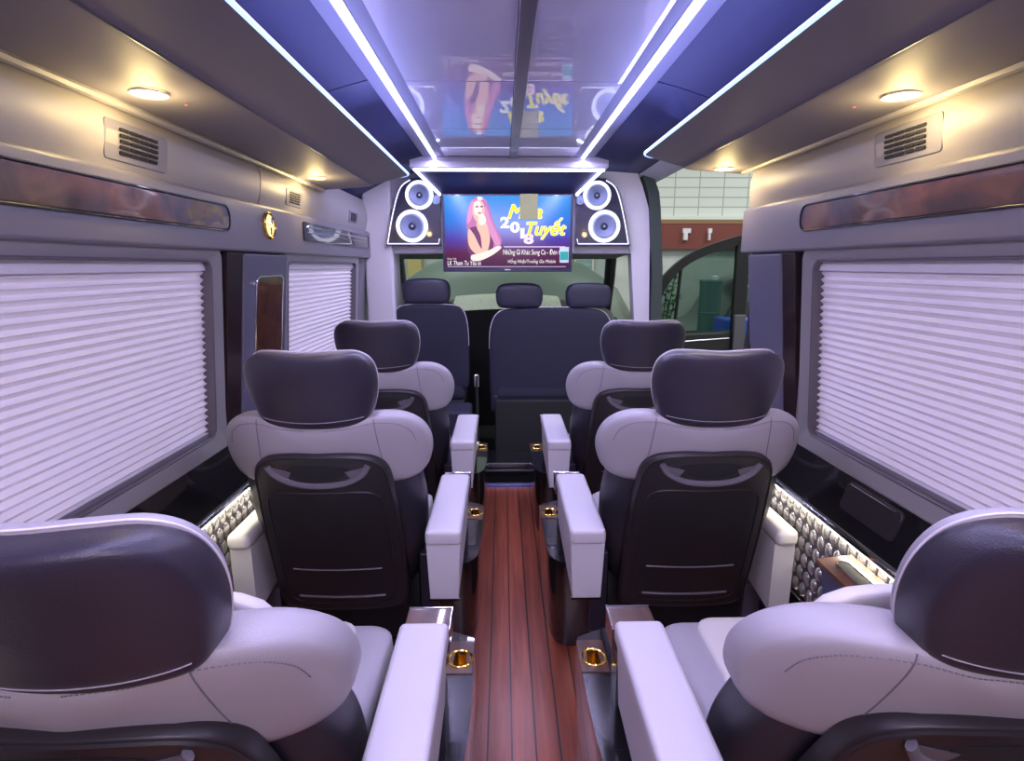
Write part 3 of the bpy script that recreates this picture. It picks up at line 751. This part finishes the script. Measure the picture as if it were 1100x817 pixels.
    # window side armrest
    x0, x1 = -a*.275, -a*.345
    MB().loft([[(x0, .20, .25), (x1, .20, .25), (x1, .20, .50), (x0, .20, .50)], [(x0, .56, .30), (x1, .56, .30), (x1, .56, .50), (x0, .56, .50)]]).build('outer_armrest', 'cream_leather', t)
    MB().box(min(x0, x1)-.003, max(x0, x1)+.003, .18, .58, .497, .555, .02).build('outer_arm_pad', 'cream_leather', t)
    MB().box(-a*.262, -a*.325, .36, .50, .0, .252, .004).build('outer_support', 'grey_plastic', t)
    return t

lab = {(-1, 0): 'two-tone grey captain seat nearest the camera on the left side', (-1, 1): 'grey and black captain seat in the middle row on the left side', (-1, 2): 'grey and black captain seat in the front row on the left, behind the driver',
       (1, 0): 'two-tone grey captain seat nearest the camera on the right side', (1, 1): 'grey and black captain seat in the middle row beside the right window', (1, 2): 'grey and black captain seat in the front row on the right, by the open doorway'}
spots = {(-1, 0): (-.560, .59), (-1, 1): (-.565, 1.52), (-1, 2): (-.570, 2.42), (1, 0): (.688, .59), (1, 1): (.640, 1.52), (1, 2): (.640, 2.42)}
for side in (-1, 1):
    near = captain_seat(side, lab[(side, 0)], .13, .04 if side < 0 else .008); near.location = (*spots[(side, 0)], 0)
    for ch in near.children:
        if ch.name.split('.')[0] in ('headrest', 'neck', 'shoulder_yoke', 'backrest', 'back_panel'): ch.location.z -= .02
    proto = captain_seat(side, lab[(side, 1)])
    for row in (1, 2):
        o = proto if row == 1 else copy_tree(proto)
        o.location = (*spots[(side, row)], 0); o['label'] = lab[(side, row)]

# wall-mounted console boxes by the near seats
def wall_console(side, label):
    X = lambda h: XC + side*h
    t = thing('wall_console', label, 'armrest console', (X(.94), 1.25, .3))
    mb = MB(); mb.loft([[(X(.895), .9, .30), (X(.975), .9, .30), (X(.975), .9, .575), (X(.885), .9, .565)], [(X(.895), 1.42, .30), (X(.975), 1.42, .30), (X(.975), 1.47, .575), (X(.885), 1.47, .565)]]); mb.build('box', 'pillar_skin', t)
    mb = MB(); mb.loft([[(X(.875), .9, .568), (X(.976), .9, .580), (X(.976), .9, .592), (X(.875), .9, .580)], [(X(.875), 1.48, .568), (X(.976), 1.48, .580), (X(.976), 1.48, .592), (X(.875), 1.48, .580)]]); top = mb.build('top', 'brown_wood', t)
    mb = MB(); plate(mb, rrect(1.27, 1.44, .905, .935, .012), lambda u, v, w: (X(v), u, .582 + (v-.875)*.119 + w), .0, .0045, .001); mb.build('slot', 'dark_plastic', top)
    mb = MB(); ring(mb, rrect(1.265, 1.445, .901, .939, .016), rrect(1.27, 1.44, .905, .935, .012), lambda u, v, w: (X(v), u, .582 + (v-.875)*.119 + w), .0, .0055, .0005); mb.build('slot_rim', 'chrome', top)
    q = lambda u, v, w: (X(.92+v), 1.225+u, .588 + w)
    MB().lathe([(.020, 0), (.020, .002), (.016, .003), (.014, .001), (.014, 0)], q).build('badge_ring', 'chrome', top)
    MB().tube([q(-.009, -.009, .002), q(0, .012, .002), q(.009, -.009, .002)], .002, 5).build('badge_mark', 'chrome', top)
    q = lambda u, v, w: (X(.889 - w), 1.33+u, .475+v)
    sp = MB().lathe([(.052, 0), (.052, .006), (.046, .010), (.040, .004), (.002, .007)], q).build('speaker', 'black_gloss', t)
    mb = MB()
    for k in range(5): mb.tube([q(-.034+.002*abs(k-2), -.024+.012*k, .009), q(.034-.002*abs(k-2), -.024+.012*k, .009)], .0018, 5)
    mb.build('grille', 'grey_plastic', sp)
wall_console(1, 'wood-topped wall console with round speaker beside the near right seat')
wall_console(-1, 'wood-topped wall console beside the near left seat')

# ------------------------------------------------------------------ front cab
def front_seat(name, label, x0, x1, zt, zb, heads, y, seams):
    t = thing(name, label, 'seat', ((x0+x1)/2, y, 0))
    w = (x1-x0)/2; xc = (x0+x1)/2; lean = lambda z: (1.1-z)*.12
    out = catmull([(xc-w*.0, zt+.005), (xc+w*.62, zt-.002), (xc+w*.86, zt-.035), (xc+w*.97, zt-.13), (xc+w, zt-.3), (xc+w*.99, zb+.12), (xc+w*.93, zb+.02), (xc+w*.5, zb), (xc, zb), (xc-w*.5, zb), (xc-w*.93, zb+.02), (xc-w*.99, zb+.12), (xc-w, zt-.3), (xc-w*.97, zt-.13), (xc-w*.86, zt-.035), (xc-w*.62, zt-.002)], 5)
    b = Pillow(out, .04, .09, .3, lambda x, yy, z: (x, y + yy + lean(z)+.05, z)); bb = b.mesh(MB()).build('backrest', 'navy_fabric', t, angle=80)
    up = [p for p in out if p[1] > zt-.32]
    pts = sorted([p for p in up if p[0] <= xc], key=lambda p: (p[1] if p[0] < xc-w*.8 else 9+p[0])) + sorted([p for p in up if p[0] > xc], key=lambda p: (p[0] if p[0] < xc+w*.8 else 99-p[1]))
    MB().tube([(u, y - .0 + lean(v)+.035, v+.004) for u, v in pts], .0035, 5).build('piping', 'piping', bb)
    for z in seams: MB().tube([b.surf(xc-w*.93+2*w*.93*k/10, z, .001) for k in range(11)], .002, 5).build('seam', 'grey_plastic', bb)
    for (hx0, hx1, hz0, hz1) in heads:
        hc = (hx0+hx1)/2; hw = (hx1-hx0)/2
        o = catmull([(hc, hz1+.004), (hc+hw*.75, hz1-.006), (hc+hw, hz1-.05), (hc+hw, hz0+.05), (hc+hw*.8, hz0+.004), (hc, hz0), (hc-hw*.8, hz0+.004), (hc-hw, hz0+.05), (hc-hw, hz1-.05), (hc-hw*.75, hz1-.006)], 5)
        h = Pillow(o, .05, .06, .45, lambda x, yy, z: (x, y + yy + .05, z)).mesh(MB()).build('headrest', 'navy_leather', t, angle=80)
        for s in (-1, 1): MB().tube([(hc + s*.06, y+.055, hz0+.01), (hc + s*.06, y+.055, hz0-.05)], .006).build('post', 'chrome', h)
    MB().box(x0+.03, x1-.03, y+.08, y+.56, .42, .58, .05).build('seat_cushion', 'navy_fabric', t)
    MB().box(x0+.04, x1-.04, y+.06, y+.50, -.05, .43, .01).build('base', 'black_matt', t)
    return t
front_seat('driver_seat', 'dark driver seat at the front left facing the windscreen', -.80, -.25, 1.142, .50, [(-.712, -.378, 1.150, 1.328)], 4.0, [])
front_seat('bench_seat', 'wide dark front passenger bench with two headrests under the screen', -.10, .80, 1.118, .30, [(-.046, .283, 1.120, 1.295), (.454, .773, 1.120, 1.295)], 4.0, [.46, .455])
t = thing('seat_belt_buckle', 'chrome seat belt buckle between driver seat and front bench', 'seat belt buckle', (-.19, 4.02, .52))
MB().tube([(-.19, 4.05, -.12), (-.195, 4.03, .55)], .012).build('stalk', 'black_matt', t)
MB().box(-.215, -.175, 4.01, 4.05, .54, .64, .01).build('buckle', 'chrome', t)
struct(centred(MB().box(-.95, 1.02, 3.46, 4.06, -.16, -.12).build('trim_14', 'black_matt')))
struct(centred(MB().box(-1.0, 1.04, 4.06, 5.6, -.16, -.10).build('trim_15', 'black_matt')))
t = thing('entry_step', 'black step box behind the front bench at the end of the aisle', 'step', (XC, 3.7, -.12))
MB().box(-.14, .30, 3.62, 3.90, -.12, .10, .01).build('box', 'black_gloss', t)
MB().box(-.12, .28, 3.614, 3.626, .04, .052).build('edge_strip', 'steel', t)
o = MB().box(-.13, .185, 3.44, 3.475, -.03, .018, .006).build('step_edge', mat('step_blue_lit', (.12, .14, .32), .25, metal=.7)); tag(centred(o), 'metal edge strip coloured as lit blue, at the front end of the plank aisle', 'edge strip')  # blue light on the bar is put into its base colour
o = MB().box(-.42, -.22, 3.62, 3.9, -.11, .46, .02).build('seat_plinth', 'navy_fabric'); tag(centred(o), 'grey plinth cover low down behind the driver seat', 'cover')

# dashboard and steering wheel
dsh = thing('dashboard', 'dark dashboard with a pale speckled mat below the windscreen', 'dashboard', (0, 5.2, .6))
R = []
for k in range(21):
    x = -.95 + 1.95*k/20; c = 1 - ((x-.03)/.98)**2
    zt = 1.00 + .10*max(c, 0)
    R.append([(x, 4.95, .45), (x, 4.88, zt-.16), (x, 4.95, zt-.06), (x, 5.15, zt), (x, 5.5+.2*c, zt+.015), (x, 5.55+.2*c, -.12), (x, 5.3, -.12)])
MB().loft(R).build('body', 'dash', dsh)
sm, n_, l_, b_ = nt('speckled_mat'); tt = n_.new('ShaderNodeTexVoronoi'); tt.inputs['Scale'].default_value = 28; rr = n_.new('ShaderNodeValToRGB'); rr.color_ramp.elements[0].position = .14; rr.color_ramp.elements[1].position = .22
rr.color_ramp.elements[0].color = (.06, .08, .05, 1); rr.color_ramp.elements[1].color = (.85, .90, .74, 1); l_.new(tt.outputs['Distance'], rr.inputs[0]); l_.new(rr.outputs[0], b_.inputs['Base Color'])
R = []
for k in range(17):
    x = -.45 + .98*k/16; c = 1 - ((x-.03)/.98)**2; zt = 1.00 + .10*max(c, 0)
    R.append([(x, 4.955, zt-.055), (x, 5.15, zt+.006), (x, 5.3, zt+.04), (x, 5.45, zt+.055), (x, 5.45, zt+.02), (x, 5.15, zt+.002), (x, 4.96, zt-.058)])
MB().loft(R).build('mat', sm, dsh)
sw = thing('steering_wheel', 'black steering wheel in front of the driver seat', 'steering wheel', (-.50, 4.80, .9))
cen = Vector((-.50, 4.62, .95)); ux = Vector((1, 0, 0)); uy = Vector((0, -.35, .94)).normalized()
MB().tube([cen + ux*.19*math.cos(a) + uy*.19*math.sin(a) for a in [2*PI*k/32 for k in range(32)]], .015, 8, True).build('rim', 'black_matt', sw)
mb = MB()
for a in (0, PI, -PI/2): mb.tube([cen, cen + ux*.18*math.cos(a) + uy*.18*math.sin(a)], .016, 6)
mb.build('spokes', 'black_matt', sw)
MB().tube([cen, cen + Vector((0, .18, -.07))], .035).build('column', 'black_matt', sw)

# cab sides, pillars, windscreen
def quadbar(name, pts, w, m, seg=8): return MB().tube(pts, w, seg).build(name, m)
mb = MB(); mb.box(-1.03, -.97, 4.26, 5.3, -.1, .98, .01); mb.build('wall_cab', 'black_matt').name = 'door_1'; d1 = struct(bpy.data.objects['door_1'])
MB().box(-1.02, -.99, 4.28, 5.2, .98, 1.46).build('glass', TINT, d1)
mb = MB(); mb.box(-.98, -.86, 4.22, 4.32, .2, 1.52, .02); mb.build('curtain_pillar', 'black_matt', d1)
mb = MB(); mb.tube([(-.93, 5.12, 1.52), (-.945, 5.3, 1.30), (-.96, 5.6, .95)], .045); struct(mb.build('trim_16', 'grey_plastic'))
mb = MB(); mb.tube([(.97, 5.08, 1.55), (1.0, 5.3, 1.30), (1.02, 5.6, .90)], .05); struct(mb.build('trim_17', 'black_matt'))
mb = MB(); mb.box(1.0, 1.05, 5.1, 5.6, -.1, .95, .01); struct(mb.build('trim_18', 'black_matt'))
mb = MB(); R = []
for z, y in ((1.03, 5.74), (1.25, 5.5), (1.50, 5.17)):
    R.append([(-.94 + 1.94*k/12, y + .16*(1-((k-6)/6)**2)*(1 if z < 1.4 else .4) - .0, z) for k in range(13)] + [(-.94 + 1.94*k/12, y + .004 + .16*(1-((k-6)/6)**2)*(1 if z < 1.4 else .4), z) for k in range(12, -1, -1)])
mb.loft(R); struct(mb.build('window_4', GLASS))

# opened front passenger door, seen through the side doorway
def cab_door():
    t = thing('van_door', 'opened black front passenger door with glass, outside the side doorway', 'door', (1.7, 4.9, .0))
    pl = lambda u, v, w: (1.26+u*math.cos(.12), 4.86 + u*math.sin(.12) - w, v)
    top = [(0.02, 1.12), (.06, 1.26), (.20, 1.42), (.38, 1.54), (.60, 1.62), (.80, 1.675), (.86, 1.665), (.88, 1.60), (.885, .78)]
    inner = [(.075, .78), (.095, 1.10), (.14, 1.23), (.24, 1.36), (.40, 1.47), (.60, 1.545), (.745, 1.58), (.765, 1.56), (.775, .78)]
    out = [(.02, .78)] + top; inn = [(.075, .78)] + inner
    mb = MB()
    A = catmull(out, 4, False); B = catmull(inn, 4, False)
    R = []
    for (u, v), (p_, q_) in zip(A, B): R.append([pl(u, v, 0), pl(u, v, .06), pl(p_, q_, .06), pl(p_, q_, 0)])
    mb.loft(R); mb.build('window_frame', 'black_matt', t, angle=40)
    MB().box(0, 0, 0, 0, 0, 0)
    mb = MB(); mb.tube([pl(.235, .78, .03), pl(.255, 1.10, .03), pl(.27, 1.40, .03)], .014, 6); mb.build('divider', 'black_matt', t)
    g = [pl(u, v, .026) for u, v in B]; g2 = [pl(u, v, .030) for u, v in B]
    mb = MB(); mb.loft([g, g2]); mb.build('glass', TINT, t)
    body = catmull([(-.0, .80), (.30, .83), (.60, .84), (.885, .82), (.90, .5), (.88, .1), (.80, -.25), (.40, -.3), (.05, -.25), (-.02, .2)], 5)
    mb = MB(); plate(mb, body, pl, -.03, .07, .02); mb.build('panel', 'dark_plastic', t)
    mb = MB(); mb.tube([pl(x, .755 + .05*x, .075) for x in (.12, .4, .74)], .006, 6); mb.build('chrome_line', 'steel', t)
    mb = MB(); mb.tube(catmull([pl(.30, .52, .07), pl(.34, .56, .11), pl(.60, .60, .11), pl(.64, .56, .07)], 5, False), .015); mb.build('pull_handle', 'grey_plastic', t)
    MB().box(2.02, 2.12, 4.84, 4.88, .3, 1.0, .01).build('latch_post', 'grey_plastic', t)
cab_door()

# back of the cabin (behind the camera)
struct(MB().box(XC-1.08, XC+1.08, Y0-.05, Y0, -.05, 2.12).build('wall_back', 'band_skin'))

# ------------------------------------------------------------------ the workshop outside
GZ = -.65
def conc(name, c): return mat(name, c, .8, var=.15, vscale=2)
struct(centred(MB().box(-9, 12, -4, 10.2, GZ-.1, GZ).build('ground', conc('workshop_floor', (.30, .30, .28)))))
def panel_wall():
    m, n, l, b = nt('workshop_panels'); tc = n.new('ShaderNodeTexCoord'); br_ = n.new('ShaderNodeTexBrick')
    mp = n.new('ShaderNodeMapping'); mp.inputs['Rotation'].default_value = (PI/2, 0, 0); l.new(tc.outputs['Object'], mp.inputs[0]); l.new(mp.outputs[0], br_.inputs['Vector'])
    br_.offset = 0; br_.inputs['Scale'].default_value = 1; br_.inputs['Brick Width'].default_value = .42; br_.inputs['Row Height'].default_value = .16; br_.inputs['Mortar Size'].default_value = .010
    br_.inputs['Color1'].default_value = (.72, .76, .71, 1); br_.inputs['Color2'].default_value = (.68, .72, .68, 1); br_.inputs['Mortar'].default_value = (.38, .43, .38, 1)
    l.new(br_.outputs['Color'], b.inputs['Base Color']); b.inputs['Roughness'].default_value = .7; return m
o = MB().box(-9, 12, 10, 10.15, GZ, 5).build('wall_workshop', mat('workshop_plaster', (.55, .58, .56), .8, var=.08)); struct(o)
MB().box(1.2, 8, 9.93, 9.99, 2.24, 4.2).build('panelling', panel_wall(), o)
mb = MB(); mb.box(1.2, 8, 9.85, 9.97, 2.12, 2.19); mb.build('beam', mat('beam_brown', (.28, .16, .08), .6), o)
mb = MB(); mb.box(1.2, 8, 9.85, 9.95, 2.19, 2.25); mb.build('light_rail', mat('beam_white', (.75, .78, .70), .6), o)
mb = MB()
for k in range(6): mb.box(2.0+k*.62, 2.45+k*.62, 9.88, 9.94, 3.05, 3.22)
mb.build('high_windows', mat('high_glass', (.30, .36, .36), .3), o)
mb = MB(); mb.box(1.2, 8, 9.86, 9.97, 1.70, 2.12); mb.build('shelf_back', mat('maroon_board', (.20, .05, .04), .7), o)
for k, (x, w) in enumerate(((2.62, .10), (3.15, .14), (3.55, .07), (4.35, .10))):
    t = thing('wall_bracket', ['white bracket on the maroon board, leftmost', 'white bracket on the maroon board, second from left', 'small white bracket on the maroon board, third from left', 'white bracket on the maroon board, rightmost'][k], 'bracket', (x, 9.84, 1.8))
    MB().box(x-w/2, x+w/2, 9.80, 9.86, 1.96, 2.04, .01).build('plate', 'piping', t); MB().box(x-w/2.4, x+w*.1, 9.78, 9.85, 1.84, 1.97, .01).build('arm', 'piping', t)
# left part of the wall seen through the windscreen: window bays
for k, x in enumerate((-1.95, 1.05, 1.42)):
    t = thing('workshop_window', ['pale workshop window seen left through the windscreen', 'white framed workshop window seen through the windscreen, left one of the pair', 'white framed workshop window seen through the windscreen, right one of the pair'][k], 'window', (x, 9.95, 1.1))
    mb = MB(); ring(mb, [(x-.17, 1.15), (x+.17, 1.15), (x+.17, 1.62), (x-.17, 1.62)], [(x-.14, 1.18), (x+.14, 1.18), (x+.14, 1.59), (x-.14, 1.59)], lambda u, v, w: (u, 9.98-w, v), 0, .05, .004); mb.build('frame', mat('win_white', (.85, .85, .72), .6), t, smooth=False)
    MB().box(x-.145, x+.145, 9.95, 9.97, 1.17, 1.60).build('pane', mat('win_pane', (.35, .50, .48), .2), t)
    mb = MB()
    for j in range(4): mb.box(x-.14, x+.14, 9.94, 9.965, 1.24+j*.09, 1.25+j*.09)
    mb.build('louvres', mat('win_bar', (.7, .75, .65), .5), t)
o = MB().box(-1.62, -1.38, 9.7, 9.95, GZ, 1.75, .01).build('cabinet', mat('ochre', (.60, .48, .20), .7)); tag(centred(o), 'tall ochre cabinet against the workshop wall, seen through the windscreen', 'cabinet')

def parked_cover():
    t = thing('covered_vehicle', 'grey-green rounded vehicle parked in front of the windscreen', 'vehicle', (.05, 8.2, GZ))
    R = []
    for y, k in ((7.1, .55), (7.2, .80), (7.5, .96), (8.2, 1.0), (9.0, .95), (9.3, .75)):
        R.append([(.0 + x*(.6+.4*k)*1.0, y, GZ + .3 + (z-GZ-.3)*k) for x, z in ((-1.75, GZ+.3), (-1.72, .7), (-1.45, 1.18), (-1.05, 1.44), (-.5, 1.60), (.05, 1.64), (.6, 1.60), (1.15, 1.44), (1.55, 1.18), (1.82, .7), (1.85, GZ+.3))])
    MB().loft(R).build('body', mat('cover_green', (.15, .19, .16), .5), t, angle=60)
    for x in (-1.3, 1.3):
        for y in (7.5, 8.8):
            MB().lathe([(.1, -.1), (.32, -.1), (.32, .1), (.1, .1)], lambda u, v, w: (x+w, y+u, GZ+.32+v)).build('wheel', 'black_matt', t)
parked_cover()

def car(x, y, col, label):
    t = thing('parked_car', label, 'car', (x, y, GZ))
    body = [(-1.9, .25), (-1.95, .6), (-1.8, .82), (-1.1, .92), (-.6, 1.38), (.7, 1.42), (1.4, .98), (1.95, .90), (2.0, .5), (1.9, .25)]
    B = catmull(body, 4)
    MB().loft([[(x+u*.96, y-.80, GZ+(.02+v*.98)*1.35) for u, v in B], [(x+u, y-.7, GZ+v*1.35) for u, v in B], [(x+u, y+.7, GZ+v*1.35) for u, v in B], [(x+u*.96, y+.8, GZ+(.02+v*.98)*1.35) for u, v in B]]).build('body', col, t, angle=40)
    mb = MB(); plate(mb, [(-.95, .93), (-.52, 1.30), (.05, 1.34), (.05, .93)], lambda u, v, w: (x+u, y-.78-w, GZ+v*1.35), -.02, .03, .005); mb.build('side_glass', 'black_gloss', t)
    mb = MB(); plate(mb, [(.12, .93), (.12, 1.34), (.62, 1.34), (1.15, .95)], lambda u, v, w: (x+u, y-.78-w, GZ+v*1.35), -.02, .03, .005); mb.build('side_glass', 'black_gloss', t)
    for u in (-1.2, 1.25):
        for s in (-.72, .72):
            MB().lathe([(.12, -.1), (.33, -.11), (.34, 0), (.33, .11), (.12, .1)], lambda a, b, w: (x+u+a, y+s+w, GZ+.34+b)).build('wheel', 'black_matt', t)
    MB().tube([(x-1.8, y-.83, GZ+.98), (x+1.9, y-.83, GZ+.98)], .012).build('trim_line', 'chrome', t)
car(4.18, 8.75, mat('car_dark', (.03, .05, .05), .2, coat=1), 'dark teal car parked in the workshop beyond the opened door')

def clutter():
    t = thing('workbench', 'wooden workbench against the workshop wall beyond the doorway', 'workbench', (3.7, 7.3, GZ))
    MB().box(3.10, 4.35, 7.0, 7.6, .55, .60, .005).build('top', mat('bench_wood', (.55, .34, .15), .6), t)
    for x in (3.15, 4.30):
        for y in (7.05, 7.55): MB().box(x-.03, x+.03, y-.03, y+.03, GZ, .55).build('leg', mat('bench_leg', (.5, .3, .14), .6), t)
    MB().box(3.10, 4.35, 7.0, 7.6, .05, .08).build('shelf', mat('bench_shelf', (.4, .25, .12), .6), t)
    items = [('paper_bag', (3.24, 7.2, .60), (.75, .78, .78), 'white bag standing on the workbench, left one', .16), ('paper_bag', (3.47, 7.2, .60), (.6, .62, .60), 'pale grey bag standing on the workbench, right one', .13),
             ('storage_box', (3.27, 7.2, .08), (.10, .25, .65), 'blue box on the lower shelf of the workbench', .22), ('storage_box', (3.55, 7.25, .08), (.8, .8, .78), 'white box on the lower shelf of the workbench', .2)]
    for nm, (x, y, z), c, lb, h in items:
        mb = MB()
        mb.loft([[(x-.09, y-.08, z), (x+.09, y-.08, z), (x+.09, y+.08, z), (x-.09, y+.08, z)], [(x-.10, y-.08, z+h*.7), (x+.10, y-.08, z+h*.7), (x+.10, y+.08, z+h*.7), (x-.10, y+.08, z+h*.7)], [(x-.07, y-.03, z+h), (x+.07, y-.03, z+h), (x+.07, y+.03, z+h), (x-.07, y+.03, z+h)]])
        tag(centred(mb.build(nm, mat(nm, c, .7))), lb, 'bag' if 'bag' in nm else 'box')
    # drum
    t = thing('oil_drum', 'teal drum standing behind the opened passenger door', 'drum', (2.55, 6.9, GZ))
    MB().lathe([(.12, 0), (.13, .02), (.13, .45), (.14, .47), (.13, .49), (.13, .82), (.14, .85), (.13, .87), (.02, .87)], lambda u, v, w: (2.55+u, 6.9+v, .38+w), 24).build('barrel', mat('drum_teal', (.06, .16, .15), .4), t)
    MB().lathe([(.04, 0), (.04, .04), (.01, .05)], lambda u, v, w: (2.60+u, 6.9+v, 1.25+w), 12).build('cap', 'piping', t)
    MB().box(2.30, 2.80, 6.66, 7.14, GZ+.08, .38, .01).build('trolley', 'grey_plastic', t)
    MB().tube([(2.34, 6.7, GZ+.05), (2.76, 6.7, GZ+.05)], .05).tube([(2.34, 7.1, GZ+.05), (2.76, 7.1, GZ+.05)], .05).build('wheels', 'black_matt', t)
    # blue crate
    t = thing('plastic_crate', 'blue plastic crate behind the glass of the opened door', 'crate', (2.66, 6.3, GZ))
    MB().box(2.44, 2.80, 6.1, 6.45, .60, .84, .02).build('bin', mat('crate_blue', (.02, .09, .60), .5), t)
    MB().box(2.40, 2.90, 6.05, 6.5, GZ, .60, .01).build('stand', 'grey_plastic', t)
    # plant
    t = thing('potted_plant', 'leafy green plant at the left edge of the open doorway', 'plant', (2.02, 7.2, GZ))
    MB().lathe([(.13, 0), (.18, .35), (.19, .37), (.15, .36), (.02, .33)], lambda u, v, w: (2.02+u, 7.2+v, GZ+w), 20).build('pot', mat('pot_clay', (.35, .22, .15), .8), t)
    mb = MB(); lf = MB(); rn = random.Random(3)
    for k in range(9):
        a = rn.uniform(0, 6.28); tip = Vector((2.02+.20*math.cos(a), 7.2+.2*math.sin(a), rn.uniform(.7, 1.35)))
        base = Vector((2.02, 7.2, GZ+.33)); mid = base.lerp(tip, .6) + Vector((0, 0, .15)); path = [Vector(q) for q in catmull([base, mid, tip], 6, False)]
        mb.tube(path, .008, 5)
        for j in range(4, len(path)):
            for q in range(3):
                d = Vector((rn.uniform(-1, 1), rn.uniform(-1, 1), rn.uniform(-.4, .6))).normalized(); L = rn.uniform(.07, .12); s = d.cross(Vector((0, 0, 1))).normalized()*L*.28
                p0 = path[j]; lf.add([p0, p0 + d*L*.5 + s, p0 + d*L, p0 + d*L*.5 - s, p0 + d*L*.5 + Vector((0, 0, .008))], [(0, 1, 4), (1, 2, 4), (2, 3, 4), (3, 0, 4)])
    mb.build('stems', mat('stem', (.06, .12, .03), .7), t); lf.build('leaves', mat('leaf', (.03, .16, .05), .5), t, smooth=False)
    o = MB().lathe([(.27, -.09), (.31, -.07), (.32, 0), (.31, .07), (.27, .09), (.17, .07), (.17, -.07)], lambda u, v, w: (2.72+u, 5.9+w, .40+v), 32).build('spare_tyre', 'black_matt'); tag(centred(o), 'black tyre just outside the doorway below the workbench', 'tyre')
    o = MB().box(2.5, 2.98, 5.75, 6.05, GZ, .075, .01).build('tyre_stand', 'grey_plastic'); tag(centred(o), 'grey crate under the black tyre outside the doorway', 'crate')
clutter()
# added tube lamps, out of view, lighting the workshop and the blinds from outside
def fill_tube(x, y, z, lb, e):
    if (x, y) == (-3, 3): e = 200
    t = thing('fill_tube', lb, 'lamp', (x, y, z), 'added workshop fill tubes')
    MB().tube([(x-.6, y, z), (x+.6, y, z)], .02).build('tube', emit('tube_white', (.9, 1, .92), 8), t)
    MB().box(x-.62, x+.62, y-.04, y+.04, z+.02, z+.06).tube([(x-.4, y, z+.05), (x-.4, y, 5.0)], .01).tube([(x+.4, y, z+.05), (x+.4, y, 5.0)], .01).build('housing', 'white_skin', t)
    L = bpy.data.lights.new('fill_glow', 'AREA'); L.shape = 'RECTANGLE'; L.size = 1.2; L.size_y = .3; L.energy = e; L.color = (1, 1, .96)
    lo = bpy.data.objects.new('fill_glow', L); COL.objects.link(lo); lo.parent = t; lo.location = (0, 0, -.03)
for x, y in ((-3, 3), (-1, 7.6), (3, 6.8), (5.5, 7.5), (3.5, 3), (-2.6, .5), (3.4, 0)):
    fill_tube(x, y, 4.3, 'added white fill tube, out of view under the workshop roof', 60)
struct(centred(MB().box(-9, 12, -4, 10.2, 5, 5.1).build('ceiling_workshop', 'white_skin')))

# ------------------------------------------------------------------ light
def area(name, loc, rot, sx, sy, e, col, sp=PI):
    L = bpy.data.lights.new(name, 'AREA'); L.shape = 'RECTANGLE'; L.size = sx; L.size_y = sy; L.energy = e; L.color = col; L.spread = sp
    o = bpy.data.objects.new(name, L); COL.objects.link(o); o.location = loc; o.rotation_euler = rot; return o
LC = (.62, .57, 1.0)
for s in (-1, 1):      # the light of the two roof strips
    area('roof_strip_light', (XC + s*.452, 1.2, 2.044), (0, 0, 0), .03, 4.8, 32, LC)
    area('bin_strip_light', (XC + s*(.505), .9, 1.880), (0, math.radians(s*-165), 0), .02, 3.8, 5.5, (.38, .42, 1.0))
    area('wall_strip_light', (XC + s*.965, .9, .615), (0, math.radians(-s*-8), 0), .015, 2.6, 2.0, (1, .93, .70))
area('cross_strip_light', (XC, 3.665, 1.990), (0, 0, 0), 1.15, .02, 5, LC)
area('rear_lamp', (XC, -.9, 1.95), (math.radians(25), 0, 0), 1.0, .4, 18, (1.0, .80, .86))

wd = bpy.data.worlds.new('World'); C.world = wd; wd.use_nodes = True
bg = wd.node_tree.nodes['Background']; bg.inputs[0].default_value = (.9, 1, 1, 1); bg.inputs[1].default_value = .5

# ------------------------------------------------------------------ camera
cam = bpy.data.cameras.new('camera'); co = bpy.data.objects.new('camera', cam); COL.objects.link(co); C.camera = co
cam.sensor_width = 36; cam.lens = 600/1100*36; cam.clip_start = .02
pitch = math.atan(123.5/600); yaw = math.atan(10*math.cos(pitch)/600)
co.location = (0, 0, 1.42); co.rotation_euler = (PI/2 - pitch, 0, -yaw)
C.view_settings.view_transform = 'Standard'; C.view_settings.look = 'None'; C.view_settings.gamma = 1; C.view_settings.use_curve_mapping = False
C.view_settings.exposure = 0.2
